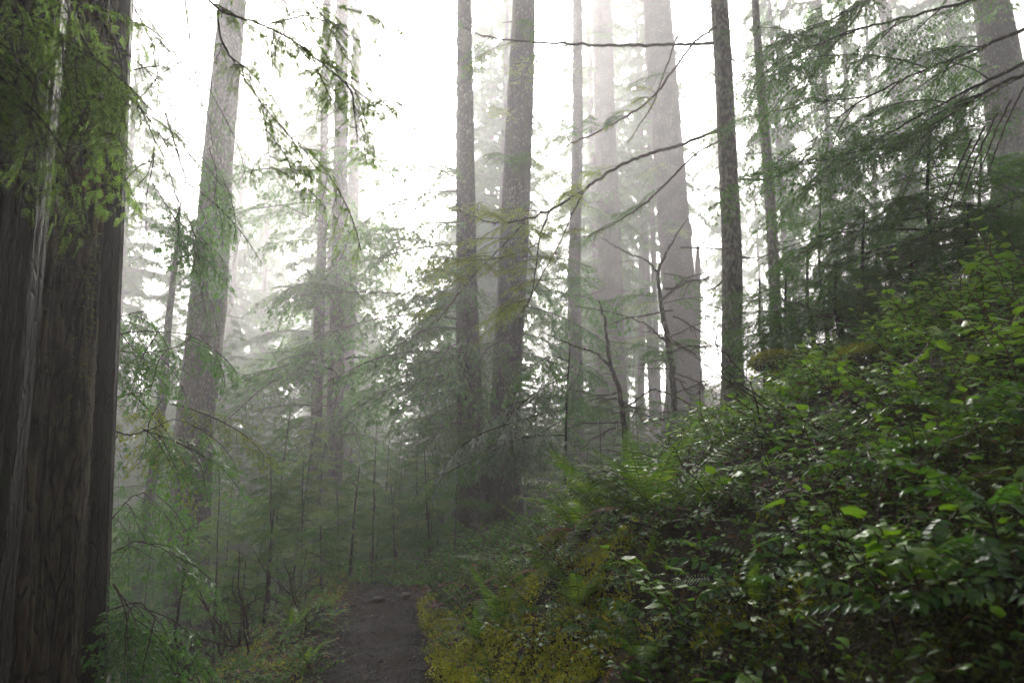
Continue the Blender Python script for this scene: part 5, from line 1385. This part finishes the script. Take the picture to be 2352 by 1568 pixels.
moss_stuff(26000, (.8, 3.0), (.9, 2.9), 12, 'moss_b', (.010, .028), 'dark moss on the near foot of the bank')
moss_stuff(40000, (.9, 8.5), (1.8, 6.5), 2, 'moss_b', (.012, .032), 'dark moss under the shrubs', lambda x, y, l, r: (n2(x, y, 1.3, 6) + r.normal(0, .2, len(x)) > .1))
moss_stuff(14000, (4.2, 11), (-1.6, -.48), 3, 'moss', (.012, .03), 'moss along the left verge and over the mound', lambda x, y, l, r: (n2(x, y, 1.3, 8) + r.normal(0, .2, len(x)) > .15) | (np.abs(y - 9.8) < .9))

leaves_stuff('undergrowth', 9000, (9.8, 22), (-5, 4), 7, 'gro2', (.035, .07), (.02, .55), SIMPLE, .6, 'leafy undergrowth where the trail drops away', lambda x, y, l, r: (np.abs(l) > .45) | (y > 10.8))
for i in range(26):
    y = r.uniform(10.4, 17); lat = r.uniform(-2.6, 2.2); x = float(cx_of(y)) + lat
    if abs(lat) < .35 and y < 10.8: continue
    single('small_leaved_shrub', SHV[r.randrange(4)], (x, y, float(ground(x, y)) - .02), 'misty leafy bush beyond the point where the trail vanishes', 'shrub', 'bushes beyond the end of the trail', (0, 0, r.uniform(0, 6)), r.uniform(1.5, 2.8))
# gravel
def stone_mesh(seed, k=1.0):
    r = np.random.default_rng(seed); import bmesh
    bm = bmesh.new(); bmesh.ops.create_icosphere(bm, subdivisions=2, radius=1)
    for v in bm.verts:
        n = v.co.copy(); f = 1 + .3 * math.sin(n.x * 3 + seed) * math.cos(n.y * 4 + seed * 2) + r.normal(0, .10)
        v.co = Vector((n.x * f, n.y * f * .75, max(-.45, min(.42, n.z * f * .6))))
    return bm
b = MB(); x, y, lat, r_ = cover(5200, (3.6, 11), (-.5, .5), 31)
ico_v = np.array([(0, 0, .6), (.9, 0, .15), (.25, .8, .2), (-.75, .45, .1), (-.7, -.5, .2), (.3, -.85, .1), (.4, .3, -.3), (-.3, -.2, -.3)])
ico_f = np.array([(0, 1, 2), (0, 2, 3), (0, 3, 4), (0, 4, 5), (0, 5, 1), (1, 6, 2), (2, 6, 3), (3, 7, 4), (4, 7, 5), (5, 6, 1), (3, 6, 7), (5, 7, 6)])
n = len(x); a = r_.uniform(0, 6.28, n); d = np.stack([np.cos(a), np.sin(a), r_.normal(0, .2, n)], -1)
s_ = np.exp(r_.normal(-4.75, .5, n)); b.add(*scatter(ico_v, ico_f, frames(unit(d), np.tile([0, 0, 1.], (n, 1))), np.stack([x, y, ground(x, y) + .004], -1), s_))
gm = leaf_mat('grey_pebble', [(.012, .011, .012), (.028, .025, .027), (.055, .046, .042)], .6, 0.0, .2)
single('gravel', b.mesh('gravel', [gm], False), (0, 0, 0), 'dark wet gravel scattered over the trail', None, kind='stuff')
rk = soil_mat('reddish_rock', [(.05, .035, .03), (.11, .08, .07), (.16, .12, .11)], scale=8, rough=.7)
for i, (px, py, s, lb) in enumerate([(868, 1382, .16, 'flat reddish rock at the left of the far trail'), (932, 1372, .17, 'angular rock at the right of the far trail'), (905, 1385, .09, 'small rock between two larger ones on the far trail'), (915, 1352, .10, 'low pale rock where the trail drops out of sight'), (985, 1475, .05, 'small stone at the right edge of the gravel'), (880, 1362, .07, 'small dark stone near the crest of the trail')]):
    p = on(px, py, 4, 12)
    if p is None or p[1] > 10.4: p = at(px, py, 9.3); p[2] = ground(p[0], p[1])
    bm = stone_mesh(i); me = bpy.data.meshes.new('rock'); bm.to_mesh(me); bm.free(); me.materials.append(rk)
    single('rock', me, (p[0], p[1], p[2] + s * .1), lb, 'rock', None, (.1 * i, -.15, i * 1.3), (s * .5, s * .42, s * .5))

# the mossy stump / hump, mossy mound
def mossy_lump(name, px, py, d, size, label, cat, seed, mat='moss', n=9000, wood='bark_m', ln=(.012, .03), hang=.3):
    p = at(px, py, d); import bmesh
    t = thing(name, (p[0], p[1], p[2] - size[2]), label, cat)
    bm = bmesh.new(); bmesh.ops.create_icosphere(bm, subdivisions=5, radius=1); r = np.random.default_rng(seed)
    V = np.array([v.co for v in bm.verts]); f = 1 + .13 * n2(V[:, 0] * 2, V[:, 1] * 2 + V[:, 2], 1, seed) + .06 * n2(V[:, 0] * 6, V[:, 2] * 6 + V[:, 1] * 5, 1, seed + 1)
    V = V * f[:, None] * np.array(size)
    for v, c in zip(bm.verts, V): v.co = c
    me = bpy.data.meshes.new('wood'); bm.to_mesh(me); bm.free(); me.materials.append(M[wood]); me.polygons.foreach_set('use_smooth', [True] * len(me.polygons))
    part('wood', me, t)
    i = r.integers(0, len(V), n); i = i[(V[i, 2] > -size[2] * .2) | (r.random(n) < hang)]
    P = V[i] + r.normal(0, .012, (len(i), 3)); nn = unit(P / np.array(size) ** 2)
    dd = unit(nn + r.normal(0, .5, P.shape) + np.array([0, 0, -.3])); s_ = r.uniform(*ln, len(i)); b = MB()
    b.add(*scatter(TUFT[0], TUFT[1], frames(dd, unit(nn + r.normal(0, .4, P.shape))), P + nn * .006, np.stack([s_, s_ * .34, s_], -1)))
    # strands hanging from the rim
    o = part('moss', b.mesh('moss', [M[mat]]), t); o['kind'] = 'stuff'
    return t
mossy_lump('stump', 1985, 800, 4.9, (.22, .22, .10), 'stump capped in bright green moss halfway up the bank', 'stump', 1, n=16000, ln=(.01, .024))
mossy_lump('stump', 1790, 810, 6.6, (.26, .25, .10), 'low stump with golden moss just right of the ringed trunk', 'stump', 2, n=9000)
mossy_lump('boulder', 1290, 1228, 5.4, (.16, .18, .08), 'small moss covered boulder under the level fern frond', 'boulder', 3, n=6000)
mossy_lump('boulder', 2290, 1440, 1.9, (.18, .2, .1), 'dark moss covered lump in the lower right corner', 'boulder', 4, mat='moss_b', n=6000)

# dead sticks and fallen branches lying about
def stick(label, pts, r0, seed, mat='twig', name='fallen_branch', cat='branch', moss=False, twigs=0):
    o0 = thing(name, at(*pts[0]), label, cat); p0 = np.array(o0.location)
    o, q = path_branch('stem', o0, p0, [(a, b2, c, r0 * (1 - .7 * i / (len(pts) - 1))) for i, (a, b2, c) in enumerate(pts)], seed=seed, moss=moss, mat=mat)
    s_ = random.Random(seed)
    for i in range(twigs):
        j = s_.randrange(2, len(q) - 1); dv = q[j + 1 if j + 1 < len(q) else j] - q[j - 1]; a = math.atan2(dv[1], dv[0]) + s_.choice([-1, 1]) * s_.uniform(.3, 1)
        part('twig', DT[s_.randrange(3)], o, q[j], (0, -s_.uniform(-.2, 1.2), a), s_.uniform(.15, .45))
    return o0
stick('pale fallen stick leaning up toward the trail in front of the saplings', [(610, 1470, 6.8), (660, 1425, 6.9), (705, 1390, 7)], .018, 1, 'bark_s')
stick('dark fallen branch on the slope left of the trail', [(565, 1568, 5.6), (640, 1500, 5.8), (700, 1460, 6), (740, 1455, 6.1)], .02, 2, twigs=3)
stick('leafless pale green shrub with forked stems beside the dark leaning sapling', [(660, 1480, 7.2), (665, 1400, 7.2), (690, 1340, 7.2), (705, 1260, 7.2)], .016, 3, 'twig_g', 'bare_shrub', 'shrub', twigs=8)
stick('red and white dead twig pointing left from the leaning sapling stem', [(618, 1300, 8.0), (580, 1285, 7.9), (545, 1265, 7.8)], .010, 4, 'twig_r', 'dead_twig', 'twig')
stick('dark stick jutting out of the leaves left of the big pale round leaf', [(1425, 1190, 3.3), (1480, 1205, 3.2), (1540, 1225, 3.1)], .006, 5, 'dark', 'dead_twig', 'twig')
stick('dark forked twig shrub standing in front of the foot of the ringed trunk', [(1770, 1120, 4.0), (1752, 1040, 4.1), (1745, 960, 4.2), (1725, 880, 4.3), (1640, 780, 4.5)], .008, 6, 'twig', 'bare_shrub', 'shrub', twigs=7)
stick('long thin reddish cane arching left across the foot of the ringed trunk', [(1800, 960, 4.6), (1700, 900, 4.7), (1600, 820, 4.8), (1500, 760, 4.9)], .006, 7, 'twig_r', 'bare_cane', 'twig', twigs=3)
stick('thin cane arching left below the reddish one', [(1760, 920, 4.7), (1680, 870, 4.8), (1560, 790, 5)], .005, 8, 'twig', 'bare_cane', 'twig', twigs=3)
stick('green stemmed leafless shrub on the bank below the ringed trunk', [(1600, 1260, 4.0), (1570, 1180, 4.1), (1530, 1110, 4.2), (1510, 1040, 4.3)], .007, 9, 'twig_g', 'bare_shrub', 'shrub', twigs=9)
stick('pale lichened twig curving over the mossy stump', [(2050, 870, 4.3), (2030, 800, 4.4), (1940, 730, 4.6), (1850, 705, 4.8), (1780, 700, 5)], .005, 10, 'bark_s', 'dead_twig', 'twig', twigs=4)
stick('dark fallen limb crossing the shadows at the lower right', [(2352, 1395, 2.0), (2250, 1425, 2.1), (2150, 1415, 2.2), (2020, 1420, 2.3)], .012, 11, 'dark', twigs=3)
stick('long mossy limb sloping down left below the tiered hemlock', [(2400, 425, 6.2), (2300, 470, 6.1), (2180, 520, 6.0), (2060, 570, 6.0), (1960, 600, 6.1)], .022, 12, 'bark_m', moss=True, twigs=5)
stick('dead stick pointing down left at the bank crest behind the ringed trunk', [(1740, 910, 6.5), (1660, 850, 6.6), (1640, 775, 6.8)], .010, 13, 'twig', twigs=2)
TW = [dead_branch(90 + i, L=1.0, moss=False, rad=.0045, droop=[.3, .1, .5][i], twigs=12) for i in range(3)]
r2_ = random.Random(91)
for i in range(28):
    px, py = r2_.uniform(1350, 2300), r2_.uniform(950, 1540)
    p = on(px, py)
    if p is None: continue
    o0 = thing('dead_twig', (p[0], p[1], p[2] + .03), 'bare twig in the leaves ' + plant_lm(px, py), 'twig', 'bare twigs tangled in the undergrowth')
    k_ = r2_.uniform(.3, .6); part('stem', TW[r2_.randrange(3)], o0, (0, 0, 0), (r2_.uniform(0, 3), -r2_.uniform(.0, .9), r2_.uniform(0, 6.28)), k_)
for i in range(40):
    px, py = r2_.uniform(300, 740), r2_.uniform(1300, 1560)
    p = at(px, py, r2_.uniform(5.5, 9)); g = float(ground(p[0], p[1]))
    o0 = thing('dead_twig', (p[0], p[1], g), 'grey dead twig in the tangle below the saplings on the left', 'twig', 'dead twigs in the tangle on the left')
    part('stem', (DT + DB)[r2_.randrange(6)], o0, (0, 0, 0), (r2_.uniform(0, 3), -r2_.uniform(.1, 1.3), r2_.uniform(0, 6.28)), r2_.uniform(.5, 1.1))
